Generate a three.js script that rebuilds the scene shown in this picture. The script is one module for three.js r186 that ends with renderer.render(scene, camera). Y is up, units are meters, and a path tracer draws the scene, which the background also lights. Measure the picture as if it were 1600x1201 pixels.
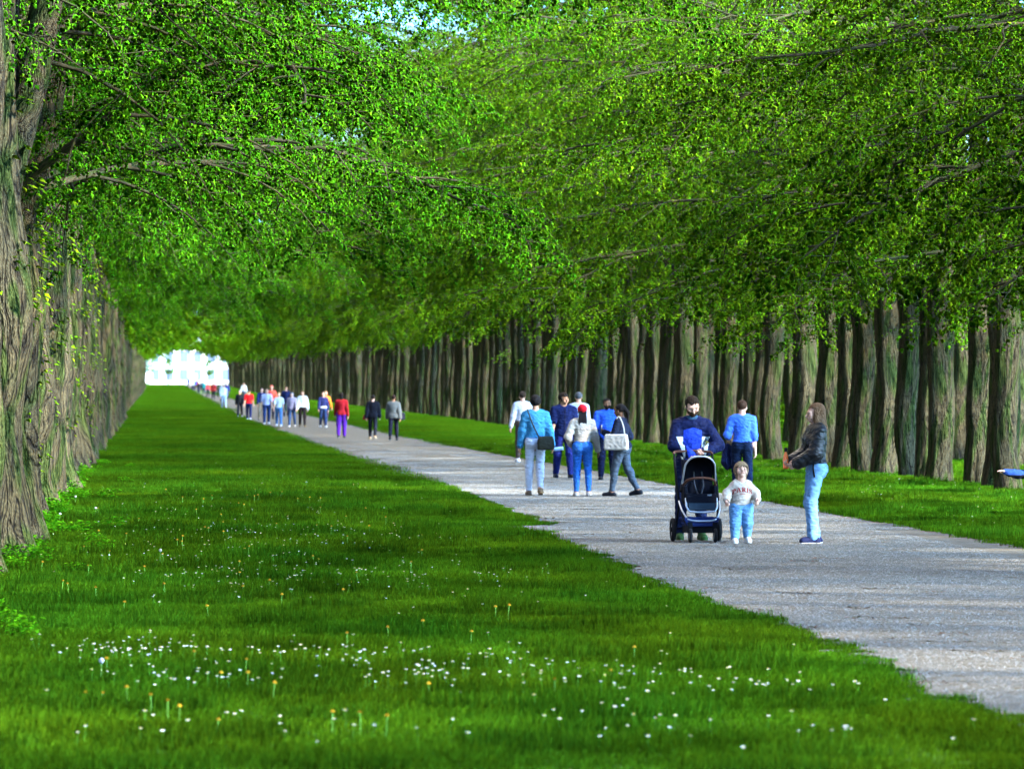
import * as THREE from 'three';
import { Sky } from 'three/addons/objects/Sky.js';
import { mergeGeometries } from 'three/addons/utils/BufferGeometryUtils.js';
import { createNoise2D, createNoise3D } from 'simplex-noise';

// ---------------------------------------------------------------- camera, sky, sun, exposure
const scene = new THREE.Scene();
const camera = new THREE.PerspectiveCamera(2 * Math.atan(600.5 / 10000) * 180 / Math.PI, 1024 / 768, 0.5, 6000);
camera.position.set(0, 2.0, 0);
camera.rotation.order = 'YXZ';
camera.rotation.set(-0.00075, -0.0558, 0);       // a long lens, turned a little towards the path
camera.focus = 78;
camera.userData.fStop = 6.5;
scene.add(camera);

const SUN = new THREE.Vector3(0.72, 0.49, 0.48).normalize();   // low afternoon sun from beyond the far rows, behind the viewer
const sky = new Sky();
sky.name = 'sky';
sky.scale.setScalar(5000);
sky.userData.kind = 'structure';
const SU = sky.material.uniforms;
SU.sunPosition.value.copy(SUN);
SU.turbidity.value = 8; SU.rayleigh.value = 0.7; SU.mieCoefficient.value = 0.006; SU.mieDirectionalG.value = 0.8;
if (SU.cloudCoverage) { SU.cloudCoverage.value = 0.55; SU.cloudDensity.value = 0.5; }
scene.add(sky);
scene.environmentIntensity = 0.3;

const sun = new THREE.DirectionalLight(new THREE.Color(1.0, 0.90, 0.70), 3.4);
sun.name = 'sun';
sun.position.copy(SUN).multiplyScalar(300).add(new THREE.Vector3(5, 0, -120));
sun.target.position.set(5, 0, -120);
sun.castShadow = true;
sun.shadow.radius = 6;                         // a veiled sun: its light is soft-edged
sun.shadow.mapSize.set(4096, 4096);
Object.assign(sun.shadow.camera, { left: -160, right: 160, top: 120, bottom: -120, near: 1, far: 800 });
scene.add(sun, sun.target);

const renderer = new THREE.WebGLRenderer({ antialias: true });
renderer.setSize(1024, 768);
renderer.toneMapping = THREE.LinearToneMapping;
renderer.toneMappingExposure = 13.5;
renderer.shadowMap.enabled = true;

// ---------------------------------------------------------------- helpers
function rng(seed) {
  let a = seed >>> 0;
  return () => { a = (a + 0x6D2B79F5) | 0; let t = Math.imul(a ^ (a >>> 15), 1 | a); t = (t + Math.imul(t ^ (t >>> 7), 61 | t)) ^ t; return ((t ^ (t >>> 14)) >>> 0) / 4294967296; };
}
const n2 = createNoise2D(rng(11)), n3 = createNoise3D(rng(12));
const lerp = (a, b, t) => a + (b - a) * t, clamp = (x, a = 0, b = 1) => Math.min(b, Math.max(a, x));
const smooth = (a, b, x) => { const t = clamp((x - a) / (b - a)); return t * t * (3 - 2 * t); };
const V = (x, y, z) => new THREE.Vector3(x, y, z);
const rgb = (r, g, b) => new THREE.Color().setRGB(r, g, b);
const taken = {};
function numbered(name) { const k = taken[name] = (taken[name] ?? -1) + 1; return k ? name + '_' + String(k).padStart(3, '0') : name; }
function lit(o) { o.castShadow = o.receiveShadow = true; return o; }
function part(name, geometry, material, parent, kind) {
  const m = lit(new THREE.Mesh(geometry, material));
  m.name = name; parent.add(m);
  if (kind) m.userData.kind = kind;
  return m;
}
function thing(name, label, category, [x, y, z] = [0, 0, 0], turn = 0, group) {
  const o = new THREE.Group();
  o.name = numbered(name); scene.add(o); o.position.set(x, y, z); o.rotation.y = turn;
  o.userData = { label, category }; if (group) o.userData.group = group;
  return o;
}
function tagged(name, geometry, material, userData) {          // a top-level thing, stuff or piece of the setting that is one mesh
  const m = lit(new THREE.Mesh(geometry, material));
  m.name = numbered(name); m.userData = userData; scene.add(m);
  return m;
}
function scatter(name, geometry, material, places, userData, parent = scene) {   // what nobody could count
  const m = lit(new THREE.InstancedMesh(geometry, material, places.length));
  const M = new THREE.Matrix4(), Q = new THREE.Quaternion(), E = new THREE.Euler();
  places.forEach((p, i) => {
    E.set(p.rx || 0, p.ry || 0, p.rz || 0, 'YXZ'); Q.setFromEuler(E);
    M.compose(V(p.x, p.y || 0, p.z), Q, V(p.sx ?? p.s ?? 1, p.sy ?? p.s ?? 1, p.sz ?? p.s ?? 1));
    m.setMatrixAt(i, M);
    if (p.c) m.setColorAt(i, p.c);
  });
  m.name = numbered(name); m.userData = userData; parent.add(m);
  return m;
}
class Mesher {                                                   // collects triangles
  constructor() { this.p = []; this.n = []; this.u = []; this.c = []; this.i = []; }
  get count() { return this.p.length / 3; }
  v(x, y, z, nx, ny, nz, u = 0, w = 0, c = null) { this.p.push(x, y, z); this.n.push(nx, ny, nz); this.u.push(u, w); if (c) this.c.push(c[0], c[1], c[2]); return this.count - 1; }
  tube(pts, rad, sides = 6) {
    const first = this.count, T = V(), N = V(), B = V(), ref = V(0, 1, 0);
    let len = 0;
    for (let k = 0; k < pts.length; k++) {
      const a = pts[Math.max(0, k - 1)], b = pts[Math.min(pts.length - 1, k + 1)];
      T.subVectors(b, a).normalize();
      if (k === 0) { if (Math.abs(T.y) > 0.9) ref.set(1, 0, 0); N.crossVectors(T, ref).normalize(); } else { N.addScaledVector(T, -N.dot(T)).normalize(); len += pts[k].distanceTo(pts[k - 1]); }
      B.crossVectors(T, N);
      for (let s = 0; s <= sides; s++) {
        const a2 = s / sides * Math.PI * 2, c = Math.cos(a2), d = Math.sin(a2);
        const nx = N.x * c + B.x * d, ny = N.y * c + B.y * d, nz = N.z * c + B.z * d, r = rad[k];
        this.v(pts[k].x + nx * r, pts[k].y + ny * r, pts[k].z + nz * r, nx, ny, nz, s / sides * 0.9, len);
      }
    }
    for (let k = 0; k < pts.length - 1; k++) for (let s = 0; s < sides; s++) {
      const a = first + k * (sides + 1) + s, b = a + sides + 1;
      this.i.push(a, a + 1, b, b, a + 1, b + 1);
    }
  }
  leaf(at, dir, nor, len, wid, col, full) {                       // a folded leaf blade, base at "at"
    const side = V().crossVectors(dir, nor).normalize(), up = V().crossVectors(side, dir).normalize();
    const put = (a, s, h) => this.v(at.x + dir.x * a + side.x * s + up.x * h, at.y + dir.y * a + side.y * s + up.y * h, at.z + dir.z * a + side.z * s + up.z * h, up.x, up.y, up.z, 0, 0, col);
    if (full) {
      const b = put(len * 0.06, 0, -wid * 0.06), l1 = put(0, wid * 0.36, 0.04 * wid), l2 = put(len * 0.45, wid * 0.5, 0.1 * wid), t = put(len, 0, -wid * 0.18), r2 = put(len * 0.45, -wid * 0.5, 0.1 * wid), r1 = put(0, -wid * 0.36, 0.04 * wid);
      this.i.push(b, l2, l1, b, t, l2, b, r1, r2, b, r2, t);
    } else {
      const b = put(0, 0, 0), l = put(len * 0.42, wid * 0.5, 0.12 * wid), t = put(len, 0, -wid * 0.08), r = put(len * 0.42, -wid * 0.5, 0.12 * wid);
      this.i.push(b, t, l, b, r, t);
    }
  }
  build() {
    const g = new THREE.BufferGeometry();
    g.setAttribute('position', new THREE.Float32BufferAttribute(this.p, 3));
    g.setAttribute('normal', new THREE.Float32BufferAttribute(this.n, 3));
    g.setAttribute('uv', new THREE.Float32BufferAttribute(this.u, 2));
    if (this.c.length) g.setAttribute('color', new THREE.Float32BufferAttribute(this.c, 3));
    g.setIndex(this.i);
    return g;
  }
}
function dataTexture(w, h, f, srgb = true) {                       // f(u, v) -> [r, g, b] (sRGB 0..1), tiles
  const d = new Uint8Array(w * h * 4);
  for (let y = 0; y < h; y++) for (let x = 0; x < w; x++) {
    const c = f(x / w, y / h), o = (y * w + x) * 4;
    d[o] = clamp(c[0]) * 255; d[o + 1] = clamp(c[1]) * 255; d[o + 2] = clamp(c[2]) * 255; d[o + 3] = 255;
  }
  const t = new THREE.DataTexture(d, w, h, THREE.RGBAFormat);
  t.wrapS = t.wrapT = THREE.RepeatWrapping; t.magFilter = THREE.LinearFilter; t.minFilter = THREE.LinearMipmapLinearFilter; t.generateMipmaps = true;
  if (srgb) t.colorSpace = THREE.SRGBColorSpace;
  t.needsUpdate = true;
  return t;
}
// noise that tiles over u, v in 0..1
const tn = (u, v, fx, fy, o = 0) => { const a = u * Math.PI * 2, b = v * Math.PI * 2, R = fx / 6.283, S = fy / 6.283; return n3(Math.cos(a) * R + o, Math.sin(a) * R + Math.cos(b) * S * 0.7 + o * 1.7, Math.sin(b) * S + o * 0.3); };

// ---------------------------------------------------------------- materials of the setting
function barkHeight(u, v) {
  const w = u + 0.02 * tn(u, v, 5, 6, 3);
  const f = 1 - Math.abs(tn(w, v, 26, 7, 1)), g = 1 - Math.abs(tn(w, v, 52, 15, 8));
  return clamp(0.65 * Math.pow(1 - f * f * f, 0.7) + 0.3 * (1 - g * g) + 0.12 * tn(u, v, 90, 60, 5));
}
const barkBump = dataTexture(512, 1024, (u, v) => { const h = barkHeight(u, v); return [h, h, h]; }, false);
const barkMap = dataTexture(512, 1024, (u, v) => {
  const h = barkHeight(u, v), l = smooth(-0.1, 0.5, tn(u, v, 6, 4, 31)), q = 0.88 + 0.24 * tn(u, v, 110, 70, 2), d = smooth(0.3, 0.7, tn(u, v, 9, 6, 40));
  const a = [0.055, 0.043, 0.030], b = [0.245, 0.214, 0.142], m = clamp(0.15 + 0.85 * smooth(0.1, 0.8, h) - 0.4 * d);
  return [lerp(a[0], b[0], m) * q - l * 0.05, lerp(a[1], b[1], m) * q, lerp(a[2], b[2], m) * q - l * 0.05];
});
const BARK = {
  trunk: new THREE.MeshPhysicalMaterial({ specularIntensity: 0.1, map: barkMap, bumpMap: barkBump, bumpScale: 0.05, roughness: 0.95 }),
  limb: new THREE.MeshPhysicalMaterial({ specularIntensity: 0.1, map: barkMap, roughness: 0.95 }),
};
const leafMaterial = () => new THREE.MeshPhysicalMaterial({ vertexColors: true, roughness: 1, transmission: 0.62, thickness: 0, specularIntensity: 0, side: THREE.DoubleSide });
const LEAF = leafMaterial(), BLADE = leafMaterial();
BLADE.transmission = 0.35;

// ---------------------------------------------------------------- the ground and the gravel path
const along = (table, z) => { let k = 0; while (k < table.length - 2 && table[k + 1][0] < z) k++; const [a, x] = table[k], [b, y] = table[k + 1]; return lerp(x, y, clamp((z - a) / (b - a))); };
const EDGE_NEAR = [[-60, 4.9], [30, 4.85], [40.6, 4.72], [44, 4.88], [51, 4.88], [56, 4.75], [65, 4.68], [74, 4.82], [80, 4.83], [84.6, 4.75], [85.6, 4.3], [86.6, 4.25], [87.3, 5.2], [100, 5.18], [131, 5.15], [182, 4.78], [206, 4.52], [253, 4.48], [328, 4.37], [487, 4.5], [690, 5.0], [1290, 5.8], [1500, 5.9]];
const EDGE_FAR = [[-60, 10.4], [76, 10.38], [100, 10.15], [125, 9.9], [172, 9.3], [215, 8.9], [300, 8.8], [1500, 8.6]];
const nearEdge = (d) => along(EDGE_NEAR, d) + 0.07 * n2(d * 0.9, 3) + 0.05 * n2(d * 3.1, 9);
const farEdge = (d) => along(EDGE_FAR, d) + 0.08 * n2(d * 0.7, 31) + 0.04 * n2(d * 2.7, 19);
const rise = (d) => 0.9 * smooth(900, 1500, d);
{
  const m = new Mesher(), xs = [-400, -120, -40, -12, -6, -3, 0, 3, 6, 9, 12, 16, 24, 40, 120, 400], ds = [-80, -20, 0, 20, 60, 100, 200, 400, 700, 900, 1000, 1100, 1200, 1300, 1400, 1500, 1800, 3000, 5000];
  for (const d of ds) for (const x of xs) m.v(x, rise(d), -d, 0, 1, 0, x / 4, d / 4);
  for (let j = 0; j < ds.length - 1; j++) for (let i = 0; i < xs.length - 1; i++) { const a = j * xs.length + i, b = a + xs.length; m.i.push(a, a + 1, b, b, a + 1, b + 1); }
  const soil = dataTexture(512, 512, (u, v) => { const a = tn(u, v, 30, 30, 2) * 0.5 + tn(u, v, 90, 90, 7) * 0.5, g = smooth(-0.6, 0.5, a); return [lerp(0.17, 0.26, g), lerp(0.22, 0.42, g), lerp(0.07, 0.11, g)]; });
  tagged('ground', m.build(), new THREE.MeshPhysicalMaterial({ specularIntensity: 0.1, map: soil, roughness: 1 }), { kind: 'structure', label: 'grassy ground under the avenue', category: 'ground' });
}
{
  const m = new Mesher();
  const ds = []; for (let d = -40; d < 1480; d += d < 120 && d > 25 ? 0.25 : d < 300 ? 1 : 6) ds.push(d);
  const N = 10;
  ds.forEach((d) => { const a = nearEdge(d), b = farEdge(d); for (let k = 0; k <= N; k++) { const x = lerp(a, b, k / N); m.v(x, 0.006 + rise(d), -d, 0, 1, 0, x / 5, d / 5); } });
  for (let j = 0; j < ds.length - 1; j++) for (let k = 0; k < N; k++) { const a = j * (N + 1) + k, b = a + N + 1; m.i.push(a, a + 1, b, b, a + 1, b + 1); }
  const grit = (u, v) => 0.5 * n3(u * 260, v * 260, 1) + 0.35 * n3(u * 520, v * 520, 4) + 0.3 * tn(u, v, 160, 160, 6);
  const col = dataTexture(1024, 1024, (u, v) => {
    const g = grit(u, v), w = tn(u, v, 8, 14, 3) * 0.5 + tn(u, v, 22, 40, 9) * 0.5, l = 0.27 + 0.11 * g + 0.035 * w, e = smooth(0.25, 0.8, tn(u, v, 14, 30, 14)) * 0.10;
    return [l + 0.018 - e * 0.6, l - e * 0.8, l - 0.034 - e * 1.2];
  });
  const bump = dataTexture(1024, 1024, (u, v) => { const g = 0.5 + 0.5 * grit(u, v); return [g, g, g]; }, false);
  const geometry = m.build();
  tagged('gravel_path', geometry, new THREE.MeshPhysicalMaterial({ specularIntensity: 0.3, map: col, bumpMap: bump, bumpScale: 0.02, roughness: 1 }), { kind: 'structure', label: 'pale grey gravel path between the lawn and the verge', category: 'path' });
}
// loose pebbles on the path: patches of little stones
{
  const patches = [1, 2, 3].map((s) => {
    const R = rng(40 + s), m = new Mesher();
    for (let k = 0; k < 420; k++) {
      const x = R() - 0.5, z = R() - 0.5, r = 0.005 + 0.009 * R() * R(), h = r * (0.5 + 0.5 * R()), a0 = R() * 6, q = 0.03 + 0.088 * R(), c = [q * (1.04 + 0.08 * R()), q, q * (0.8 + 0.1 * R())];
      const top = m.v(x, h, z, 0, 1, 0, 0, 0, c), ring = [];
      for (let j = 0; j < 5; j++) { const a = a0 + j * 1.2566, rr = r * (0.8 + 0.4 * R()); ring.push(m.v(x + Math.cos(a) * rr, 0, z + Math.sin(a) * rr, Math.cos(a), 0.4, Math.sin(a), 0, 0, c)); }
      for (let j = 0; j < 5; j++) m.i.push(top, ring[(j + 1) % 5], ring[j]);
    }
    return m.build();
  });
  const mat = new THREE.MeshStandardMaterial({ vertexColors: true, roughness: 0.95 }), R = rng(77), lists = [[], [], []];
  for (let d = 32; d < 230; d += 0.95) for (let x = nearEdge(d) + 0.5; x < farEdge(d) - 0.4; x += 0.95) if (R() > smooth(110, 230, d)) lists[Math.floor(R() * 3)].push({ x: x + 0.1 * R(), y: 0.007, z: -d - 0.1 * R(), ry: Math.floor(R() * 4) * Math.PI / 2, sx: 1, sy: 1, sz: 1 });
  patches.forEach((g, k) => scatter('gravel', g, mat, lists[k], { kind: 'stuff', label: 'loose grey gravel stones lying on the path', category: 'gravel' }));
  // twigs, husks and dry leaves on the path and along its edge
  const lm = new Mesher(), Q = rng(5);
  for (let k = 0; k < 9; k++) { const x = (Q() - 0.5) * 0.5, z = (Q() - 0.5) * 0.3, a = Q() * 6, c = [0.07 + 0.1 * Q(), 0.05 + 0.06 * Q(), 0.03]; lm.leaf(V(x, 0.004 + 0.01 * Q(), z), V(Math.cos(a), 0.1, Math.sin(a)), V(0.3 * Q(), 1, 0.4 * (Q() - 0.5)).normalize(), 0.03 + 0.03 * Q(), 0.02 + 0.02 * Q(), c, true); }
  for (let k = 0; k < 2; k++) { const x = (Q() - 0.5) * 0.4, z = (Q() - 0.5) * 0.3, a = (Q() - 0.5) * 0.9; const f = lm.count; lm.tube([V(x - 0.1 * Math.cos(a), 0.008, z - 0.1 * Math.sin(a)), V(x, 0.014, z + 0.01), V(x + 0.12 * Math.cos(a), 0.008, z + 0.12 * Math.sin(a))], [0.003, 0.003, 0.002], 4); for (let i = f; i < lm.count; i++) lm.c.push(0.06, 0.045, 0.03); }
  const lg = lm.build(), spots = [];
  for (let k = 0; k < 380; k++) { const d = 33 + 160 * Math.pow(Q(), 1.5), t = Q(); const e = Q() < 0.45 ? nearEdge(d) + 0.05 + 0.5 * Q() * Q() : lerp(nearEdge(d), farEdge(d), t); spots.push({ x: e, y: 0.008, z: -d, ry: Q() * 6, s: 0.45 + 0.6 * Q() }); }
  scatter('leaf_litter', lg, new THREE.MeshStandardMaterial({ vertexColors: true, roughness: 0.9 }), spots, { kind: 'stuff', label: 'dry brown leaves and twigs strewn on the gravel', category: 'litter' });
}
console.log('ground done');

// ---------------------------------------------------------------- trees
const GREENS = [[0.165, 0.47, 0.009], [0.205, 0.50, 0.010], [0.130, 0.43, 0.009], [0.250, 0.52, 0.012]], DEEPER = [[0.100, 0.43, 0.009], [0.130, 0.46, 0.010], [0.080, 0.39, 0.009], [0.165, 0.48, 0.011]];
function leafColour(R, lift = 1, from = GREENS) { const a = from[Math.floor(R() * 4)], q = (0.75 + 0.5 * R()) * lift; return [a[0] * q, a[1] * q, a[2] * q]; }
function trunkGeometry(seed, { r0, top, rTop, bend, flutes, burls, sides = 36, rings = 64, flare = 0.5 }) {
  const R = rng(seed), m = new Mesher(), lumps = [];
  for (let k = 0; k < burls; k++) lumps.push([R() * 6.283, 0.5 + R() * 3.6, 0.03 + 0.06 * R(), 0.12 + 0.2 * R(), 0.3 + 0.4 * R()]);
  const o = R() * 50, axis = (y) => V(bend * (n2(y * 0.35, o) - n2(0, o)), y, bend * (n2(y * 0.35, o + 9) - n2(0, o + 9)));
  for (let j = 0; j <= rings; j++) {
    const y = -0.15 + (top + 0.15) * Math.pow(j / rings, 1.15), c = axis(Math.max(0, y)), t = clamp(y / top);
    const base = lerp(r0, rTop, smooth(0.25, 1, t) * 0.85 + 0.15 * t) + r0 * flare * Math.exp(-Math.max(0, y) / 0.28) ;
    for (let s = 0; s <= sides; s++) {
      const a = s / sides * Math.PI * 2, ca = Math.cos(a), sa = Math.sin(a);
      let r = base * (1 + 0.09 * n3(ca * 1.1 + o, sa * 1.1, y * 0.5) + 0.05 * n3(ca * 2.4, sa * 2.4 + o, y * 1.6) + flutes * (Math.abs(n3(ca * 3.2 + o, sa * 3.2, y * 0.12)) - 0.3) * (1 - 0.6 * t));
      for (const [la, ly, lh, lw, lv] of lumps) { let da = Math.abs(a - la); da = Math.min(da, 6.283 - da); const e = (da * base / lw) ** 2 + ((y - ly) / lv) ** 2; if (e < 6) r += lh * Math.exp(-e * 1.4); }
      m.v(c.x + ca * r, y, c.z + sa * r, ca, 0, sa, s / sides * 1.5, y / 2.6);
    }
  }
  for (let j = 0; j < rings; j++) for (let s = 0; s < sides; s++) { const a = j * (sides + 1) + s, b = a + sides + 1; m.i.push(a, b, a + 1, b, b + 1, a + 1); }
  const g = m.build(); g.computeVertexNormals();
  const nn = g.attributes.normal;                                  // close the seam
  for (let j = 0; j <= rings; j++) { const a = j * (sides + 1), b = a + sides; const v = V(nn.getX(a) + nn.getX(b), nn.getY(a) + nn.getY(b), nn.getZ(a) + nn.getZ(b)).normalize(); nn.setXYZ(a, v.x, v.y, v.z); nn.setXYZ(b, v.x, v.y, v.z); }
  return { geometry: g, axis };
}
// a lime tree: trunk, limbs that arch out and droop, sprays of leaves
function limeTree(seed, o) {
  const R = rng(seed), T = trunkGeometry(seed + 500, { r0: o.r, top: 12.5, rTop: 0.05, bend: o.bend, flutes: o.flutes, burls: o.burls, flare: o.flare, sides: o.far ? 14 : 36, rings: o.far ? 26 : 64 });
  const limbs = [], crown = new Mesher(), tmp = V();
  let az = R() * 6.283;
  const spray = (pts, n, w0) => {                                    // leaves along a twig
    for (let k = 0; k < n; k++) {
      const t = 0.15 + 0.85 * (k + R() * 0.7) / n, f = t * (pts.length - 1), i = Math.min(pts.length - 2, Math.floor(f));
      const at = V().lerpVectors(pts[i], pts[i + 1], f - i);
      const tw = V().subVectors(pts[i + 1], pts[i]).normalize(), a = R() * 6.283;
      const dir = V(Math.cos(a), -0.55 - 0.7 * R(), Math.sin(a)).addScaledVector(tw, 0.7).normalize();
      const nor = V((R() - 0.5) * 1.3, 1, (R() - 0.5) * 1.3).normalize(), l = w0 * (0.6 + 0.85 * R() * R() + 0.2 * R());
      at.x += (R() - 0.5) * 0.10; at.y += (R() - 0.7) * 0.10; at.z += (R() - 0.5) * 0.10;
      crown.leaf(at, dir, nor, l, l * 0.95, leafColour(R, 1, o.greens), o.full);
    }
  };
  for (let k = 0; k < o.limbs; k++) {
    const m = new Mesher(), q = k / (o.limbs - 1), h = lerp(o.h0, 9.4, Math.pow(q, 1.1)) + 0.3 * R();
    az += 2.399 + (R() - 0.5) * 0.5;
    const open = o.lopsided ? 1 - o.lopsided * (0.5 + 0.5 * Math.cos(az)) : 1, L = lerp(o.reach, o.reach * o.top, q) * (0.88 + 0.24 * R()) * open, many = Math.max(3, Math.round(o.seconds * (0.25 + 0.75 * open))), n = o.far ? 6 : 11, e0 = lerp(0.75, 1.05, q) + 0.2 * (R() - 0.5), e1 = lerp(o.droop, -0.1, q) + 0.25 * (R() - 0.5);
    const pts = [T.axis(h)], rad = [], r0 = lerp(0.06, 0.045, q) * (o.far ? 1 : 0.9 + 0.3 * R());
    let a = az;
    for (let j = 1; j <= n; j++) { const t = j / n, e = lerp(e0, e1, Math.pow(t, 0.8)); a += (R() - 0.5) * 0.5; pts.push(pts[j - 1].clone().add(V(Math.cos(a) * Math.cos(e), Math.sin(e) + (R() - 0.5) * 0.34, Math.sin(a) * Math.cos(e)).multiplyScalar(L / n))); }
    pts.forEach((_, j) => rad.push(lerp(r0, 0.012, Math.pow(j / n, 0.75))));
    m.tube(pts, rad, o.far ? 4 : 7);
    for (let b = 0; b < many; b++) {
      const t = lerp(0.14, 1, (b + R() * 0.8) / many), f = Math.min(0.999, t) * n, i = Math.floor(f), at = V().lerpVectors(pts[i], pts[i + 1], f - i);
      const tw = V().subVectors(pts[i + 1], pts[i]).normalize(), sideA = (b % 2 ? 1 : -1) * (0.55 + 0.7 * R()), fl = Math.atan2(tw.z, tw.x) + sideA;
      const l2 = lerp(2.6, 1.1, t) * (0.7 + 0.6 * R()) * (0.4 + 0.6 * open), n2s = o.far ? 3 : 5, e2 = 0.30 * (R() - 0.25), p2 = [at], dr = 0.55 + 0.5 * R(), rr = [];
      for (let j = 1; j <= n2s; j++) { const u = j / n2s, e = e2 - dr * u, aa = fl + (R() - 0.5) * 0.5; p2.push(p2[j - 1].clone().add(V(Math.cos(aa) * Math.cos(e), Math.sin(e), Math.sin(aa) * Math.cos(e)).multiplyScalar(l2 / n2s))); }
      p2.forEach((_, j) => rr.push(lerp(lerp(0.032, 0.014, t), 0.004, j / n2s)));
      m.tube(p2, rr, o.far ? 3 : 4);
      for (let c = 0; c < o.twigs; c++) {
        const u = lerp(0.12, 1, (c + R() * 0.8) / o.twigs), g = Math.min(0.999, u) * n2s, ii = Math.floor(g), bt = V().lerpVectors(p2[ii], p2[ii + 1], g - ii);
        const fa = fl + (c % 2 ? 1 : -1) * (0.5 + 0.8 * R()), l3 = 0.35 + 0.6 * R(), e3 = 0.2 * (R() - 0.3);
        const p3 = [bt, bt.clone().add(V(Math.cos(fa) * 0.55, Math.sin(e3) * 0.5, Math.sin(fa) * 0.55).multiplyScalar(l3)), bt.clone().add(V(Math.cos(fa) * 0.95, Math.sin(e3 - 0.5), Math.sin(fa) * 0.95).multiplyScalar(l3))];
        if (!o.far) m.tube(p3, [0.006, 0.004, 0.002], 3);
        spray(p3, Math.round(o.leaves * lerp(1.2, 0.45, q)), o.leaf);
      }
    }
    if (!o.far) for (let c = 0; c < o.hang; c++) {                    // short sprays straight off the limb
      const f = Math.min(0.999, lerp(0.06, 1, (c + R()) / o.hang)) * n, i = Math.floor(f), at = V().lerpVectors(pts[i], pts[i + 1], f - i), fa = R() * 6.283, l3 = 0.3 + 0.5 * R(), dy = (R() - 0.65) * 1.1;
      const p3 = [at, at.clone().add(V(Math.cos(fa) * 0.5, dy * 0.4, Math.sin(fa) * 0.5).multiplyScalar(l3)), at.clone().add(V(Math.cos(fa) * 0.8, dy - 0.2, Math.sin(fa) * 0.8).multiplyScalar(l3))];
      m.tube(p3, [0.005, 0.004, 0.002], 3); spray(p3, Math.round(o.leaves * 0.6), o.leaf);
    }
    limbs.push(m.build());
  }
  // a bare-ish top: the leader carries short side sprays
  for (let k = 0; k < o.limbs * 2; k++) { const h = 6 + 6 * R(), a = R() * 6.283, l = 0.6 + 2.2 * R() * (1 - (h - 6) / 8), p = T.axis(Math.min(12.4, h)); const e = p.clone().add(V(Math.cos(a) * l, 0.3, Math.sin(a) * l)); spray([p, V().lerpVectors(p, e, 0.5).add(V(0, 0.2, 0)), e], o.leaves * 2, o.leaf); }
  return { trunk: T.geometry, limbs, crown: crown.build() };
}
const NEARROW = { r: 0.40, bend: 0.10, flutes: 0.30, burls: 5, flare: 0.42, h0: 3.7, reach: 7.3, top: 1.12, droop: -0.42, limbs: 13, hang: 30, seconds: 16, twigs: 9, leaves: 46, leaf: 0.052, full: false, greens: DEEPER };
const FARROW = { r: 0.27, bend: 0.08, flutes: 0.12, burls: 6, flare: 0.22, h0: 3.3, reach: 8.4, top: 1.12, droop: -0.56, lopsided: 0.8, hang: 16, limbs: 10, seconds: 14, twigs: 8, leaves: 44, leaf: 0.056, full: false };
const kinds = {
  dark: [101, 102, 103].map((s, k) => limeTree(s, { ...NEARROW, r: 0.40 + 0.03 * (k % 2) })),
  pale: [201, 202, 203, 204].map((s, k) => limeTree(s, { ...FARROW, r: [0.205, 0.235, 0.22, 0.25][k] })),
  thin: [211, 212].map((s) => limeTree(s, { ...FARROW, hang: 4, reach: 5.5, leaves: 5, leaf: 0.07, seconds: 11 })),
  high: [401].map((s) => limeTree(s, { ...NEARROW, h0: 6.6, droop: 0.05, hang: 6, limbs: 8, seconds: 10, twigs: 6, leaves: 16, leaf: 0.1, full: false })),
  far: [301, 302].map((s) => limeTree(s, { ...FARROW, far: true, lopsided: 0, droop: -0.3, h0: 4, limbs: 8, seconds: 8, twigs: 5, leaves: 14, leaf: 0.15 })),
};
for (const list of Object.values(kinds)) for (const t of list) t.merged = mergeGeometries(t.limbs);
// young shoots that sprout from the old trunks beside the lawn
const shoots = [1, 2, 3].map((s) => {
  const R = rng(900 + s), m = new Mesher();
  for (let k = 0; k < 34; k++) {
    const a = R() * 6.283, y = 0.3 + 4.6 * Math.pow(R(), 0.6), r = 0.41, c = V(Math.cos(a) * r, y, Math.sin(a) * r);
    for (let j = 0, n = 3 + Math.floor(R() * 7); j < n; j++) {
      const at = c.clone().add(V((R() - 0.5) * 0.22, (R() - 0.5) * 0.3, (R() - 0.5) * 0.22).addScaledVector(V(Math.cos(a), 0, Math.sin(a)), 0.05 + 0.06 * R())), l = 0.05 + 0.05 * R(), q = leafColour(R);
      m.leaf(at, V(Math.cos(a) + R() - 0.5, -0.5 * R(), Math.sin(a) + R() - 0.5).normalize(), V(Math.cos(a), 0.8, Math.sin(a)).normalize(), l, l * 0.95, [q[0] * 1.5, q[1] * 1.1, q[2]], true);
    }
  }
  return m.build();
});
console.log('tree kinds', Object.entries(kinds).map(([k, l]) => k + ':' + l.map((t) => t.crown.index.count / 3 + '+' + t.merged.index.count / 3).join(',')).join(' '));

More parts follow.
